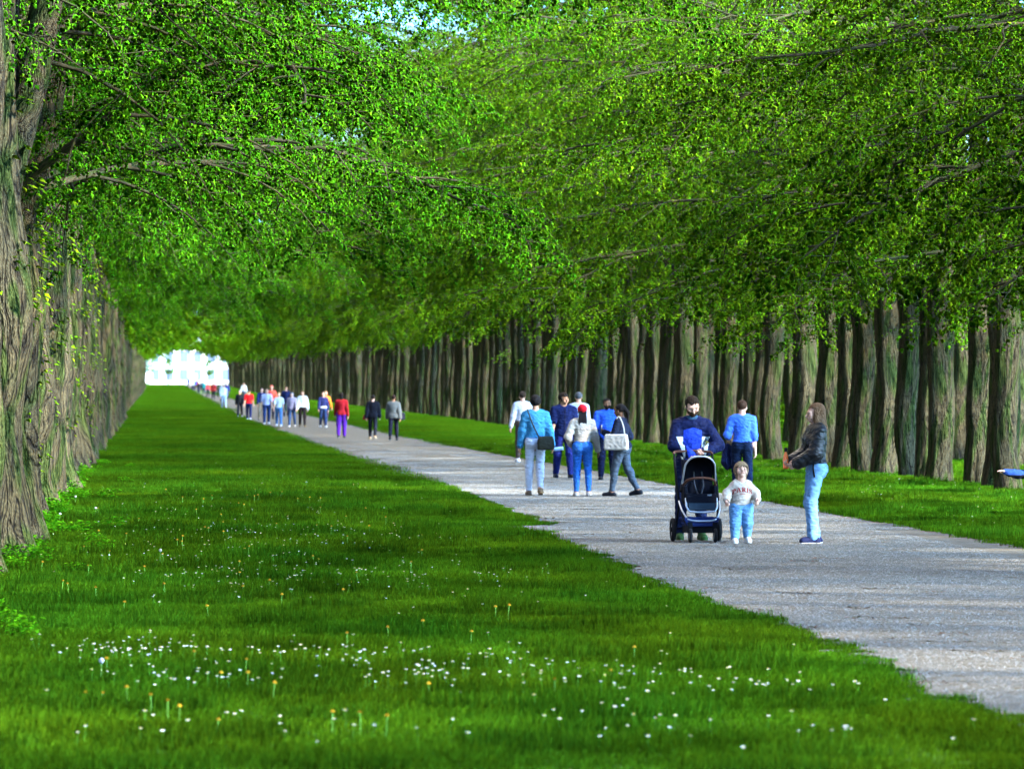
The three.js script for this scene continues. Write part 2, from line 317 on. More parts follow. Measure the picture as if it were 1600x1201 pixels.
const farList = [];
function plant(kind, k, x, d, turn, scale, stretch, label, group, close) {
  const src = kinds[kind][k % kinds[kind].length];
  const t = thing('lime_tree', label, 'tree', [x, rise(d), -d], turn, group);
  t.scale.set(scale, scale * stretch, scale);
  part('trunk', src.trunk, BARK.trunk, t);
  if (close) src.limbs.forEach((g) => part('limb', g, BARK.limb, t)); else part('branches', src.merged, BARK.limb, t, 'stuff');
  part('crown', src.crown, LEAF, t, 'stuff');
  return t;
}
{
  const R = rng(2024);
  // the row beside the lawn
  const nearRow = [[72.1, -1.93], [78.8, -1.88], [85.7, -2.12], [92.5, -2.12], [99.4, -2.08], [107, -2.05], [114.4, -1.98], [121.5, -2.1], [128.4, -2.12], [135, -2.15], [141.4, -2.05]];
  for (let d = 148.5; d < 330; d += 6.9) nearRow.push([d + 0.6 * (R() - 0.5), -2.02 + 0.12 * (R() - 0.5)]);
  nearRow.forEach(([d, x], k) => {
    const t = plant('dark', k, x, d, R() * 6.283, 1.02 + 0.08 * R(), 1 + 0.25 * smooth(82, 130, d), 'old lime tree with thick dark furrowed trunk standing in the flowery lawn', 'row of thick dark lime trees along the lawn', d < 150);
    if (k < 2) { // the nearest two fork low; the fork leans out over the lawn
      t.rotation.y = 0; const f = new Mesher(), z = k * 0.1; f.tube([V(0.05, 2.9, z), V(0.22, 3.9, z), V(0.5, 4.9, z), V(0.72, 6.0, z + 0.1), V(0.85, 7.4, z + 0.2)], [0.16, 0.2, 0.18, 0.155, 0.12], 16); part('fork', f.build(), BARK.trunk, t); t.userData.label = 'thick dark lime tree whose trunk forks low and leans over the lawn'; t.userData.group = 'forked dark lime trees beside the lawn'; }
    if (d > 60 && d < 200) part('trunk_shoots', shoots[k % 3], LEAF, t, 'stuff');
  });
  // the front row across the path
  const xs = [62, 65.4, 68.7, 71.8, 75, 78.4, 81.2, 84.6, 87.8, 91, 94.5, 97.3, 100.2, 103.1, 112.6, 116.9, 119.6, 122.6, 125.4, 129.3, 132.6, 135.4, 138.2, 140.6, 143.8];
  for (let d = 146.8; d < 470; d += 3.05) xs.push(d + 0.9 * (R() - 0.5));
  xs.forEach((d, k) => plant('pale', Math.floor(R() * 4), 15.3 + 0.45 * (R() - 0.5), d, (R() - 0.5) * 1.3, 0.9 + 0.2 * R(), 1.03 + 0.34 * smooth(130, 200, d) + 0.06 * (R() - 0.5), 'lime tree with pale knotty trunk in the front row beyond the path', 'front row of slender lime trees beyond the path', d > 100 && d < 160));
  for (let d = 64; d < 330; d += 6.2) plant('thin', Math.floor(R() * 2), 19.8 + 0.6 * (R() - 0.5), d + R(), (R() - 0.5) * 1.3, 0.9 + 0.2 * R(), 1, 'lime tree in the back row, seen between the trunks of the front row', 'back row of slender lime trees beyond the path', false);
  // what goes on into the distance
  for (let d = 334; d < 1300; d += 6.9) farList.push({ x: -2.02 + 0.2 * (R() - 0.5), z: -d, y: rise(d), ry: R() * 6.28, sx: 1 - 0.2 * smooth(450, 800, d), sy: 1 + 0.45 * smooth(450, 900, d), sz: 1.0 });
  for (let d = 60; d < 1250; d += 7.2) farList.push({ x: (d < 260 ? -12 : -8) + 0.5 * (R() - 0.5), z: -d, y: rise(d), ry: R() * 6.28, sx: 1.0, sy: 1.1, sz: 1.0 });
  for (const [x, e] of [[15.3, 40], [19.8, 40]]) for (let d = -90; d < e; d += 4.5) farList.push({ x: x + 0.5 * (R() - 0.5), z: -d - R(), y: 0, ry: R() * 6.28, s: 0.95 + 0.2 * R() });
  for (let d = 470; d < 1300; d += 3.3) farList.push({ x: 15.3 + 0.5 * (R() - 0.5), z: -d - R(), y: rise(d), ry: R() * 6.28, sx: 0.98 - 0.2 * smooth(450, 800, d), sz: 0.95, sy: 1 + 0.3 * smooth(450, 900, d) + 0.15 * R() });
  for (let d = 332; d < 1300; d += 9) farList.push({ x: 19.8 + 0.6 * (R() - 0.5), z: -d - R(), y: rise(d), ry: R() * 6.28, s: 0.95 + 0.2 * R() });
  { // the same row goes on outside the picture, its boughs pruned high
    const src = kinds.high[0], list = []; for (let d = 65; d > -90; d -= 7) list.push({ x: -2.05 + 0.2 * (R() - 0.5), z: -d, y: 0, ry: R() * 6.28, s: 1 }); for (let d = 41; d < 62; d += 4) for (const x of [15.3, 19.8]) list.push({ x: x + 0.4 * (R() - 0.5), z: -d - R(), y: 0, ry: R() * 6.28, s: 1 });
    const g = thing('trees_behind', 'rest of the lime rows running on past the nearest trunks', 'trees'); g.userData.kind = 'stuff';
    scatter('trunks', src.trunk, BARK.trunk, list, { kind: 'stuff' }, g); scatter('branches', src.merged, BARK.limb, list, { kind: 'stuff' }, g); scatter('crowns', src.crown, LEAF, list, { kind: 'stuff' }, g);
  }
  kinds.far.forEach((src, k) => {
    const list = farList.filter((_, i) => i % kinds.far.length === k), g = thing('distant_trees', 'far rows of lime trees closing the avenue in the distance', 'trees'); g.userData.kind = 'stuff';
    scatter('trunks', src.trunk, BARK.trunk, list, { kind: 'stuff' }, g);
    scatter('branches', src.merged, BARK.limb, list, { kind: 'stuff' }, g);
    scatter('crowns', src.crown, LEAF, list, { kind: 'stuff' }, g);
  });
}
// sunlit shrubs behind the rows
{
  const R = rng(66), make = (s) => {
    const Q = rng(s), m = new Mesher(), w = new Mesher();
    for (let k = 0; k < 420; k++) {
      const a = Q() * 6.283, y = 0.1 + 4.8 * Math.pow(Q(), 0.8), r = 3.4 * Math.sqrt(Q()) * Math.sqrt(1 - (y / 5.6) ** 2), c = V(Math.cos(a) * r, y, Math.sin(a) * r);
      for (let j = 0; j < 18; j++) { const l = 0.10 + 0.09 * Q(), q = leafColour(Q), b = Q() * 6.283; m.leaf(c.clone().add(V((Q() - 0.5) * 0.8, (Q() - 0.5) * 0.7, (Q() - 0.5) * 0.8)), V(Math.cos(b), -0.4 * Q(), Math.sin(b)).normalize(), V(Q() - 0.5, 0.8, Q() - 0.5).normalize(), l, l * 0.9, q, false); }
    }
    for (let k = 0; k < 9; k++) { const a = k * 2.4, l = 1 + Q(); w.tube([V(Math.cos(a) * 0.15, -0.05, Math.sin(a) * 0.15), V(Math.cos(a) * l * 0.5, 1.6, Math.sin(a) * l * 0.5), V(Math.cos(a) * l * 1.3, 3.4, Math.sin(a) * l * 1.3)], [0.05, 0.035, 0.012], 5); }
    return { m: m.build(), w: w.build() };
  };
  const forms = [make(1), make(2)];
  for (let d = 150; d < 760; d += 5.5) {
    const f = forms[R() < 0.5 ? 0 : 1], s = thing('shrub', 'leafy yellow green shrub behind the tree rows', 'shrub', [27 + 5 * R(), 0, -d - 2 * R()], R() * 6.28, 'shrubs behind the tree rows');
    s.scale.setScalar(0.85 + 0.5 * R());
    part('stems', f.w, BARK.limb, s); part('foliage', f.m, LEAF, s, 'stuff');
  }
}
console.log('trees done', farList.length);

// ---------------------------------------------------------------- grass and flowers
{
  const patch = (seed, size, n, h0, h1, tint) => {
    const R = rng(seed), m = new Mesher();
    for (let k = 0; k < n; k++) {
      const x = (R() - 0.5) * size, z = (R() - 0.5) * size, h = lerp(h0, h1, R() * R() * 0.6 + R() * 0.4), a = R() * 6.283, w = 0.0022 + 0.0022 * R(), le = (0.15 + 0.75 * R() * R()) * h, q = 0.5 + 1.0 * R(), y = R() * R() * 0.9;
      const c = [(tint[0] + 0.035 * y) * q, (tint[1] + 0.05 * y) * q, tint[2] * q], dx = Math.cos(a), dz = Math.sin(a), px = -dz, pz = dx, f = R() * 6.283, nx = px * 0.3 + Math.cos(f) * 0.2, nz = pz * 0.3 + Math.sin(f) * 0.2;
      const b0 = m.v(x - px * w, -0.01, z - pz * w, dx, 0.35, dz, 0, 0, c), b1 = m.v(x + px * w, -0.01, z + pz * w, dx, 0.35, dz, 0, 0, c);
      const mx = x + dx * le * 0.35, mz = z + dz * le * 0.35, m0 = m.v(mx - px * w * 0.9, h * 0.6, mz - pz * w * 0.9, dx, 0.5, dz, 0, 0, c), m1 = m.v(mx + px * w * 0.9, h * 0.6, mz + pz * w * 0.9, dx, 0.5, dz, 0, 0, c);
      const t = m.v(x + dx * le + nx * 0.01, h * 0.98, z + dz * le + nz * 0.01, dx, 0.8, dz, 0, 0, c);
      m.i.push(b0, b1, m0, m0, b1, m1, m0, m1, t);
    }
    return m.build();
  };
  const T = [0.046, 0.132, 0.005];
  const fine = [patch(1, 0.62, 520, 0.04, 0.12, T), patch(2, 0.62, 560, 0.04, 0.14, T), patch(3, 0.62, 480, 0.05, 0.20, [0.034, 0.112, 0.005])];
  const wide = [patch(4, 2.3, 1500, 0.05, 0.13, T), patch(5, 2.3, 1600, 0.05, 0.16, T)];
  const R = rng(8), F = [[], [], []], W = [[], []];
  const tone = (x, d) => { const a = n2(x * 0.35, d * 0.12), b = n2(x * 0.9 + 40, d * 0.35), q = 1.0 + 0.24 * a + 0.2 * b, y = 0.12 * n2(x * 0.25 + 9, d * 0.09 + 70); return rgb(q * (1 + 2.2 * y), q, q * (1 - y)); };
  const put = (x, d) => {
    const tuft = smooth(0.35, 0.75, n2(x * 0.8 + 3, d * 0.45 + 20)), k = tuft > 0.4 ? 2 : R() < 0.5 ? 0 : 1;
    F[k].push({ x: x + 0.12 * (R() - 0.5), z: -d + 0.12 * (R() - 0.5), ry: R() * 6.28, sx: 1, sz: 1, sy: (0.75 + 0.35 * n2(x * 0.5, d * 0.3) + 0.35 * tuft), c: tone(x, d) });
  };
  for (let d = 29; d < 125; d += 0.5) {
    for (let x = -4.5; x < nearEdge(d) - 0.22; x += 0.5) if (x > -2 - d * 0.005) put(x, d);
    put(nearEdge(d) - 0.18, d);
    if (R() < 0.75) { put(nearEdge(d) + 0.22 * R(), d); const e = F.find((f) => f.length && f[f.length - 1].x > nearEdge(d) - 0.1); if (e) Object.assign(e[e.length - 1], { sx: 0.25 + 0.4 * R(), sz: 0.25 + 0.4 * R(), sy: 0.5 }); }
  }
  for (let d = 68; d < 190; d += 0.5) for (let x = farEdge(d) + 0.2; x < 16.5; x += 0.5) if (x / d < 0.145) put(x, d);
  const putW = (x, d, s = 1) => W[R() < 0.5 ? 0 : 1].push({ x, z: -d, y: rise(d), ry: R() * 6.28, sx: s, sz: s, sy: 0.9 + 0.35 * n2(x * 0.5, d * 0.2), c: tone(x, d) });
  for (let d = 125; d < 1450; d += d < 400 ? 1.6 : 3.2) { const s = d < 400 ? 1 : 2; for (let x = -6; x < nearEdge(d) - 0.9 * s; x += 1.6 * s) putW(x, d, s); putW(nearEdge(d) - 1.02 * s, d, s); }
  for (let d = 189; d < 1400; d += d < 400 ? 1.6 : 3.2) { const s = d < 400 ? 1 : 2; putW(farEdge(d) + 1.02 * s, d, s); for (let x = farEdge(d) + 2 * s; x < 17; x += 1.6 * s) putW(x, d, s); }
  for (let d = 100; d < 520; d += 2.6) for (let x = 16.5; x < 34; x += 2.4) if (x / d < 0.15) putW(x, d, 1.5);
  const ud = { kind: 'stuff', label: 'short green lawn grass on both sides of the path', category: 'grass' };
  fine.forEach((g, k) => scatter('grass', g, BLADE, F[k], { ...ud }));
  wide.forEach((g, k) => scatter('grass', g, BLADE, W[k], { ...ud }));
  console.log('grass patches', F.map((f) => f.length), W.map((f) => f.length));
}
// ---------------------------------------------------------------- daisies, dandelions and weeds in the lawn
{
  const daisy = () => {
    const m = new Mesher(), w = [0.42, 0.43, 0.42], y = [0.5, 0.42, 0.02], g = [0.06, 0.2, 0.02];
    for (let k = 0; k < 10; k++) { const a = k * 0.6283, b = a + 0.22, c = a - 0.22; const p = m.v(0, 0.1, 0, 0, 1, 0, 0, 0, w), q = m.v(Math.cos(b) * 0.011, 0.101, Math.sin(b) * 0.011, 0, 1, 0, 0, 0, w), r = m.v(Math.cos(a) * 0.017, 0.105, Math.sin(a) * 0.017, 0, 1, 0, 0, 0, w), s = m.v(Math.cos(c) * 0.011, 0.101, Math.sin(c) * 0.011, 0, 1, 0, 0, 0, w); m.i.push(p, q, r, p, r, s); }
    const t = m.v(0, 0.108, 0, 0, 1, 0, 0, 0, y); for (let k = 0; k < 6; k++) m.v(Math.cos(k * 1.047) * 0.006, 0.102, Math.sin(k * 1.047) * 0.006, 0, 1, 0, 0, 0, y);
    for (let k = 0; k < 6; k++) m.i.push(t, t + 1 + (k + 1) % 6, t + 1 + k);
    const f = m.count; m.tube([V(0, -0.01, 0), V(0.004, 0.1, 0)], [0.0015, 0.0012], 3); for (let i = f; i < m.count; i++) m.c.push(...g);
    return m.build();
  };
  const dandelion = () => {
    const m = new Mesher(), g = [0.09, 0.22, 0.03];
    for (let ring = 0; ring < 3; ring++) for (let k = 0; k < 12; k++) { const a = k * 0.5236 + ring * 0.26, l = 0.021 - ring * 0.005, h = 0.005 + ring * 0.005, y = [0.34, 0.22 - 0.02 * ring, 0.008]; const p = m.v(0, 0.145, 0, 0, 1, 0, 0, 0, y), q = m.v(Math.cos(a + 0.2) * l, 0.145 + h, Math.sin(a + 0.2) * l, 0, 1, 0, 0, 0, y), r = m.v(Math.cos(a - 0.2) * l, 0.145 + h, Math.sin(a - 0.2) * l, 0, 1, 0, 0, 0, y); m.i.push(p, q, r); }
    const f = m.count; m.tube([V(0.01, -0.01, 0), V(0, 0.08, 0.004), V(0, 0.147, 0)], [0.0028, 0.0025, 0.004], 5); for (let i = f; i < m.count; i++) m.c.push(...g);
    return m.build();
  };
  const clock = () => {
    const m = new Mesher(), R = rng(3), w = [0.72, 0.72, 0.70], g = [0.09, 0.2, 0.04];
    for (let k = 0; k < 150; k++) { const y = 1 - 2 * (k + 0.5) / 150, a = k * 2.39996, r = Math.sqrt(1 - y * y), d = V(Math.cos(a) * r, y, Math.sin(a) * r), t = V(R() - 0.5, R() - 0.5, R() - 0.5).cross(d).normalize().multiplyScalar(0.0045), u = V().crossVectors(t, d); const c = d.clone().multiplyScalar(0.021).add(V(0, 0.2, 0)); for (const q of [t, u]) { const p0 = m.v(c.x - q.x, c.y - q.y, c.z - q.z, d.x, d.y, d.z, 0, 0, w), p1 = m.v(c.x + q.x, c.y + q.y, c.z + q.z, d.x, d.y, d.z, 0, 0, w), p2 = m.v(d.x * 0.006, 0.2 + d.y * 0.006, d.z * 0.006, d.x, d.y, d.z, 0, 0, w); m.i.push(p0, p1, p2); } }
    const f = m.count; m.tube([V(0.01, -0.01, 0), V(0, 0.1, 0.004), V(0, 0.2, 0)], [0.003, 0.0026, 0.0024], 5); for (let i = f; i < m.count; i++) m.c.push(...g);
    return m.build();
  };
  const mat = new THREE.MeshPhysicalMaterial({ specularIntensity: 0.2, vertexColors: true, roughness: 0.8, side: THREE.DoubleSide }), R = rng(31), gauss = () => (R() + R() + R() - 1.5) * 0.9;
  // drifts of daisies: x, distance, spread across, spread along, how many
  const drifts = [[1.4, 81, 0.9, 2.5, 90], [2.6, 78, 0.8, 3, 60], [0.3, 72, 0.9, 2, 60], [1.1, 66, 1.0, 2.2, 80], [2.2, 61, 0.8, 2, 70], [0.6, 60, 0.7, 1.5, 60], [3.3, 66, 0.6, 2, 26], [-0.3, 46, 0.3, 0.7, 40], [0.05, 45.6, 0.25, 0.5, 44], [0.45, 44.2, 0.3, 0.8, 26], [1.35, 45, 0.22, 0.9, 40], [1.7, 42.6, 0.25, 0.8, 40], [0.2, 41.4, 0.28, 0.5, 44], [2.3, 44.6, 0.35, 0.6, 22], [3.0, 42.2, 0.5, 0.7, 44], [3.3, 40.8, 0.4, 0.7, 40], [3.9, 39.8, 0.4, 0.6, 24], [1.9, 41.4, 0.3, 0.7, 18], [2.6, 36.0, 0.35, 0.8, 24], [1.2, 35.2, 0.5, 0.8, 18], [3.5, 35.0, 0.5, 0.8, 22], [0.2, 35.4, 0.4, 0.8, 10], [2.0, 52, 1.4, 6, 50], [1.2, 95, 1.6, 8, 70], [2.5, 120, 1.8, 10, 60]];
  const all = [];
  for (const [x, d, sx, sd, n] of drifts) for (let k = 0; k < n * 0.7; k++) { const e = d + gauss() * sd * 3.2, px = x + gauss() * sx * 2.4; if (px < nearEdge(e) - 0.15 && px > -1.9) all.push([px, e]); }
  for (let k = 0; k < 420; k++) { const d = 80 + 110 * R(), x = farEdge(d) + 0.4 + 4.6 * R(); if (n2(x * 0.6, d * 0.2 + 8) > 0.05) all.push([x, d]); }
  all.sort((a, b) => a[1] - b[1]);
  const dg = daisy();
  all.slice(0, 300).forEach(([x, d]) => { const o = tagged('daisy', dg, mat, { label: 'small white daisy standing in the lawn grass', category: 'flower', group: 'white daisies in the lawn' }); o.position.set(x, 0, -d); o.rotation.set(0.35 * R(), R() * 6, 0.3 * (R() - 0.5)); { const q = 0.5 + 0.3 * R(); o.scale.set(q, 0.85 + 0.4 * R(), q); } });
  scatter('daisies', dg, mat, all.slice(300).map(([x, d]) => ({ x, z: -d, ry: R() * 6, rx: 0.35 * R(), sx: 0.6, sz: 0.6, sy: 0.85 + 0.4 * R() })), { kind: 'stuff', label: 'small white daisies further off in the lawn', category: 'flowers' });
  const yg = dandelion(), spots = [];
  for (const [x, d] of [[-0.42, 38.6], [-0.32, 38.6], [-0.17, 38.7], [-0.02, 37.9], [0.08, 37.2], [0.14, 37.0], [0.42, 41.5], [0.59, 40.7], [-0.86, 59], [-0.78, 58.6], [0.72, 39.2], [1.7, 39.8], [0.35, 35.6], [1.15, 35.8], [1.0, 36.1], [1.28, 35.5], [2.5, 40.0], [2.95, 41.2], [0.6, 42.4], [0.1, 69], [-0.1, 65], [1.05, 59.5], [0.8, 58], [-0.5, 70], [-0.8, 72], [1.6, 84], [2.1, 83], [0.9, 84], [-0.7, 80]]) spots.push([x, d]);
  for (let k = 0; k < 60; k++) { const d = 40 + 70 * R(), x = -1.2 + 4.6 * R(); if (x < nearEdge(d) - 0.4) spots.push([x, d]); }
  for (const [x, d] of spots) { const o = tagged('dandelion', yg, mat, { label: 'yellow dandelion flower on a stem in the lawn', category: 'flower', group: 'yellow dandelions in the lawn' }); o.position.set(x, 0, -d); o.rotation.set(0.4 * R(), R() * 6, 0.3 * (R() - 0.5)); o.scale.set(0.7, 0.75 + 0.3 * R(), 0.7); }
  const cg = clock();
  for (const [x, d] of [[0.06, 69.2], [-1.25, 101], [-1.3, 88], [-0.85, 92], [-0.35, 42]]) { const o = tagged('dandelion_clock', cg, mat, { label: 'round white dandelion seed head on a tall stem', category: 'flower', group: 'dandelion seed heads in the lawn' }); o.position.set(x, 0, -d); o.rotation.y = R() * 6; o.scale.setScalar(0.8); }
  // broad-leaved weeds at the feet of the dark trunks
  const wm = new Mesher(), Q = rng(17);
  for (let k = 0; k < 60; k++) { const a = Q() * 6.28, r = 0.22 * Math.sqrt(Q()), y = 0.05 + 0.2 * Q() * (1 - r), b = Q() * 6.28, c = leafColour(Q, 1, DEEPER), l = 0.04 + 0.05 * Q(); wm.leaf(V(Math.cos(a) * r, y, Math.sin(a) * r), V(Math.cos(b), -0.1, Math.sin(b)).normalize(), V(0.5 * (Q() - 0.5), 1, 0.5 * (Q() - 0.5)).normalize(), l, l * 0.9, c, true); }
  const wp = [];
  for (let d = 34; d < 150; d += 0.3) for (let x = -2.6; x < -0.55; x += 0.22) if (n2(x * 1.1, d * 0.3 + 50) + 0.5 * smooth(-0.9, -1.7, x) > 0.8) wp.push({ x: x + 0.1 * R(), z: -d, ry: R() * 6, s: 0.45 + 0.5 * R() });
  scatter('weeds', wm.build(), LEAF, wp, { kind: 'stuff', label: 'low leafy weeds around the feet of the dark trunks', category: 'weeds' });
}

// ---------------------------------------------------------------- the far end of the avenue: a pale building, parked vans
{
  const D = 1560, y0 = rise(D);
  const wallM = new THREE.MeshStandardMaterial({ color: rgb(0.55, 0.53, 0.48), roughness: 0.9 }), glassM = new THREE.MeshStandardMaterial({ color: rgb(0.035, 0.045, 0.07), roughness: 0.5 }), roofM = new THREE.MeshStandardMaterial({ color: rgb(0.18, 0.19, 0.22), roughness: 0.7 }), trimM = new THREE.MeshStandardMaterial({ color: rgb(0.82, 0.80, 0.75), roughness: 0.8 });
  const b = thing('palace', 'pale stone building with rows of windows closing the far end of the avenue', 'building', [10.6, y0, -D], 0);
  const box = (w, h, d, x, y, z) => new THREE.BoxGeometry(w, h, d).translate(x, y, z);
  part('wall', mergeGeometries([box(24, 9, 14, 0, 4.5, -7), box(7, 14, 15, 1.5, 7, -7)]), wallM, b);
  part('cornice', mergeGeometries([box(24.6, 0.6, 0.8, 0, 9.2, 0.3), box(7.6, 0.6, 0.8, 1.5, 14.2, 0.8)]), trimM, b);
  part('roof', mergeGeometries([box(23, 2, 10, 0, 10.5, -7), box(6, 2, 10, 1.5, 15.5, -7)]), roofM, b);
  const wg = box(1.7, 2.8, 0.3, 0, 0, 0), sg = box(2.1, 0.3, 0.4, 0, -1.58, 0.1);
  for (let f = 0; f < 2; f++) for (let x = -10.3; x <= 10.5; x += 3.4) { const w = part('window', wg, glassM, b); w.position.set(x, 2.3 + f * 4.3, Math.abs(x - 1.5) < 4.8 ? 0.66 : 0.12); part('sill', sg, trimM, w); }
  const fore = tagged('forecourt', new THREE.PlaneGeometry(120, 60).rotateX(-Math.PI / 2), new THREE.MeshStandardMaterial({ color: rgb(0.5, 0.48, 0.44), roughness: 1 }), { kind: 'structure', label: 'pale paved forecourt before the building', category: 'pavement' });
  fore.position.set(6, y0 + 0.01, -D + 42);
  // vans and a kiosk drawn up on the forecourt
  const van = (x, d, c, label) => {
    const v = thing('parked_van', label, 'van', [x, y0 + 0.012, -d], Math.PI / 2), pm = new THREE.MeshStandardMaterial({ color: c, roughness: 0.35 });
    const s = new THREE.Shape(); s.moveTo(-2.4, 0.45); s.lineTo(2.3, 0.45); s.lineTo(2.5, 1.2); s.lineTo(1.7, 1.5); s.lineTo(1.1, 2.4); s.lineTo(-2.4, 2.5); s.closePath();
    part('body', new THREE.ExtrudeGeometry(s, { depth: 1.8, bevelSize: 0.08, bevelThickness: 0.08, bevelSegments: 2 }).translate(0, 0, -0.9), pm, v);
    part('windscreen', box(0.06, 0.9, 1.5, 1.5, 1.98, 0).rotateZ(0), glassM, v);
    part('side_window', box(0.9, 0.6, 2.02, 0.5, 1.85, 0), glassM, v);
    for (const [a, z] of [[-1.6, -0.8], [-1.6, 0.8], [1.6, -0.8], [1.6, 0.8]]) { const w = part('wheel', new THREE.CylinderGeometry(0.36, 0.36, 0.25, 16).rotateX(Math.PI / 2), roofM, v); w.position.set(a, 0.37, z); part('rim', new THREE.CylinderGeometry(0.2, 0.2, 0.27, 12).rotateX(Math.PI / 2), trimM, w); }
    return v;
  };
  { const f = new Mesher(), Q = rng(71), w = new Mesher();
    for (let k = 0; k < 900; k++) { const a = Q() * 6.283, t = Q(), r = 2.2 * Math.sqrt(Q()) * Math.sin(Math.PI * (0.15 + 0.85 * t)), l = 0.25 + 0.2 * Q(), b = Q() * 6.283; f.leaf(V(Math.cos(a) * r, 3 + 4.5 * t, Math.sin(a) * r), V(Math.cos(b), -0.4, Math.sin(b)).normalize(), V(Q() - 0.5, 0.8, Q() - 0.5).normalize(), l, l, leafColour(Q), false); }
    w.tube([V(0, -0.1, 0), V(0.05, 2, 0), V(0, 5.5, 0.05)], [0.16, 0.13, 0.04], 8);
    const fg = f.build(), sg2 = w.build();
    for (const [x, dd, s] of [[-1.5, 1440, 1.0], [3.2, 1475, 0.8], [17.5, 1420, 1.25], [22, 1450, 1.1], [12.5, 1490, 0.75]]) { const t = thing('young_tree', 'young slim tree standing on the forecourt of the pale building', 'tree', [x, rise(dd), -dd], x, 'young trees on the forecourt'); t.scale.setScalar(s); part('trunk', sg2, BARK.trunk, t); part('crown', fg, LEAF, t, 'stuff'); }
  }
  van(9, 1512, rgb(0.16, 0.2, 0.42), 'blue van parked on the forecourt before the pale building');
  van(-1.5, 1508, rgb(0.8, 0.8, 0.8), 'white van parked on the forecourt near the blue van');
}
console.log('flowers and far end done');
// ---------------------------------------------------------------- people: smooth distance fields, meshed
function netMesh(f, lo, hi, cell, colour) {
  const nx = Math.ceil((hi[0] - lo[0]) / cell) + 1, ny = Math.ceil((hi[1] - lo[1]) / cell) + 1, nz = Math.ceil((hi[2] - lo[2]) / cell) + 1, F = new Float32Array(nx * ny * nz), id = new Int32Array(nx * ny * nz).fill(-1);
  const B = 4, far = cell * B * 1.15 + 0.03;                         // whole blocks far from the surface are filled at once
  for (let k0 = 0; k0 < nz; k0 += B) for (let j0 = 0; j0 < ny; j0 += B) for (let i0 = 0; i0 < nx; i0 += B) {
    const c = f(lo[0] + (i0 + 1.5) * cell, lo[1] + (j0 + 1.5) * cell, lo[2] + (k0 + 1.5) * cell), skip = Math.abs(c) > far;
    for (let k = k0; k < Math.min(nz, k0 + B); k++) for (let j = j0; j < Math.min(ny, j0 + B); j++) for (let i = i0; i < Math.min(nx, i0 + B); i++) F[i + j * nx + k * nx * ny] = skip ? c : f(lo[0] + i * cell, lo[1] + j * cell, lo[2] + k * cell);
  }
  const P = [], N = [], C = [], I = [], sx = 1, sy = nx, sz = nx * ny, off = [0, sx, sy, sx + sy, sz, sx + sz, sy + sz, sx + sy + sz];
  const E = [[0, 1], [2, 3], [4, 5], [6, 7], [0, 2], [1, 3], [4, 6], [5, 7], [0, 4], [1, 5], [2, 6], [3, 7]], h = cell * 0.6;
  for (let k = 0; k < nz - 1; k++) for (let j = 0; j < ny - 1; j++) for (let i = 0; i < nx - 1; i++) {
    const o = i + j * sy + k * sz; let neg = 0;
    for (let c = 0; c < 8; c++) if (F[o + off[c]] < 0) neg++;
    if (neg === 0 || neg === 8) continue;
    let x = 0, y = 0, z = 0, n = 0;
    for (const [a, b] of E) { const p = F[o + off[a]], q = F[o + off[b]]; if ((p < 0) === (q < 0)) continue; const t = p / (p - q); x += (a & 1) + ((b & 1) - (a & 1)) * t; y += (a >> 1 & 1) + ((b >> 1 & 1) - (a >> 1 & 1)) * t; z += (a >> 2) + ((b >> 2) - (a >> 2)) * t; n++; }
    x = lo[0] + (i + x / n) * cell; y = lo[1] + (j + y / n) * cell; z = lo[2] + (k + z / n) * cell;
    const gx = f(x + h, y, z) - f(x - h, y, z), gy = f(x, y + h, z) - f(x, y - h, z), gz = f(x, y, z + h) - f(x, y, z - h), l = Math.hypot(gx, gy, gz) || 1;
    id[o] = P.length / 3; P.push(x, y, z); N.push(gx / l, gy / l, gz / l); if (colour) C.push(...colour(x, y, z));
  }
  for (let k = 1; k < nz - 1; k++) for (let j = 1; j < ny - 1; j++) for (let i = 1; i < nx - 1; i++) {
    const o = i + j * sy + k * sz, s = F[o] < 0;
    for (const [d, u, v] of [[sx, sy, sz], [sy, sz, sx], [sz, sx, sy]]) if (s !== F[o + d] < 0) {
      const a = id[o], b = id[o - u], c = id[o - u - v], e = id[o - v];
      if (a < 0 || b < 0 || c < 0 || e < 0) continue;
      if (s) I.push(a, b, c, a, c, e); else I.push(a, c, b, a, e, c);
    }
  }
  const g = new THREE.BufferGeometry();
  g.setAttribute('position', new THREE.Float32BufferAttribute(P, 3)); g.setAttribute('normal', new THREE.Float32BufferAttribute(N, 3));
  if (colour) g.setAttribute('color', new THREE.Float32BufferAttribute(C, 3));
  g.setIndex(I);
  return g;
}
const smin = (a, b, k) => { const h = Math.max(k - Math.abs(a - b), 0) / k; return Math.min(a, b) - h * h * k * 0.25; };
function bone(a, b, ra, rb, flat) {                                 // tapered capsule; flat squeezes it front to back
  const dx = b.x - a.x, dy = b.y - a.y, dz = b.z - a.z, l = dx * dx + dy * dy + dz * dz || 1e-9, s = flat || 1;
  return (x, y, z) => { const px = x - a.x, py = y - a.y, pz = z - a.z, t = Math.min(1, Math.max(0, (px * dx + py * dy + pz * dz) / l)), ex = px - dx * t, ey = py - dy * t, ez = (pz - dz * t) / s; return (Math.sqrt(ex * ex + ey * ey + ez * ez) - (ra + (rb - ra) * t)) * Math.min(1, s); };
}
function ball(c, rx, ry, rz) { const m = Math.min(rx, ry, rz); return (x, y, z) => { const a = (x - c.x) / rx, b = (y - c.y) / ry, d = (z - c.z) / rz; return (Math.sqrt(a * a + b * b + d * d) - 1) * m; }; }
const blend = (list, k) => (x, y, z) => { let d = list[0](x, y, z); for (let i = 1; i < list.length; i++) d = smin(d, list[i](x, y, z), k); return d; };
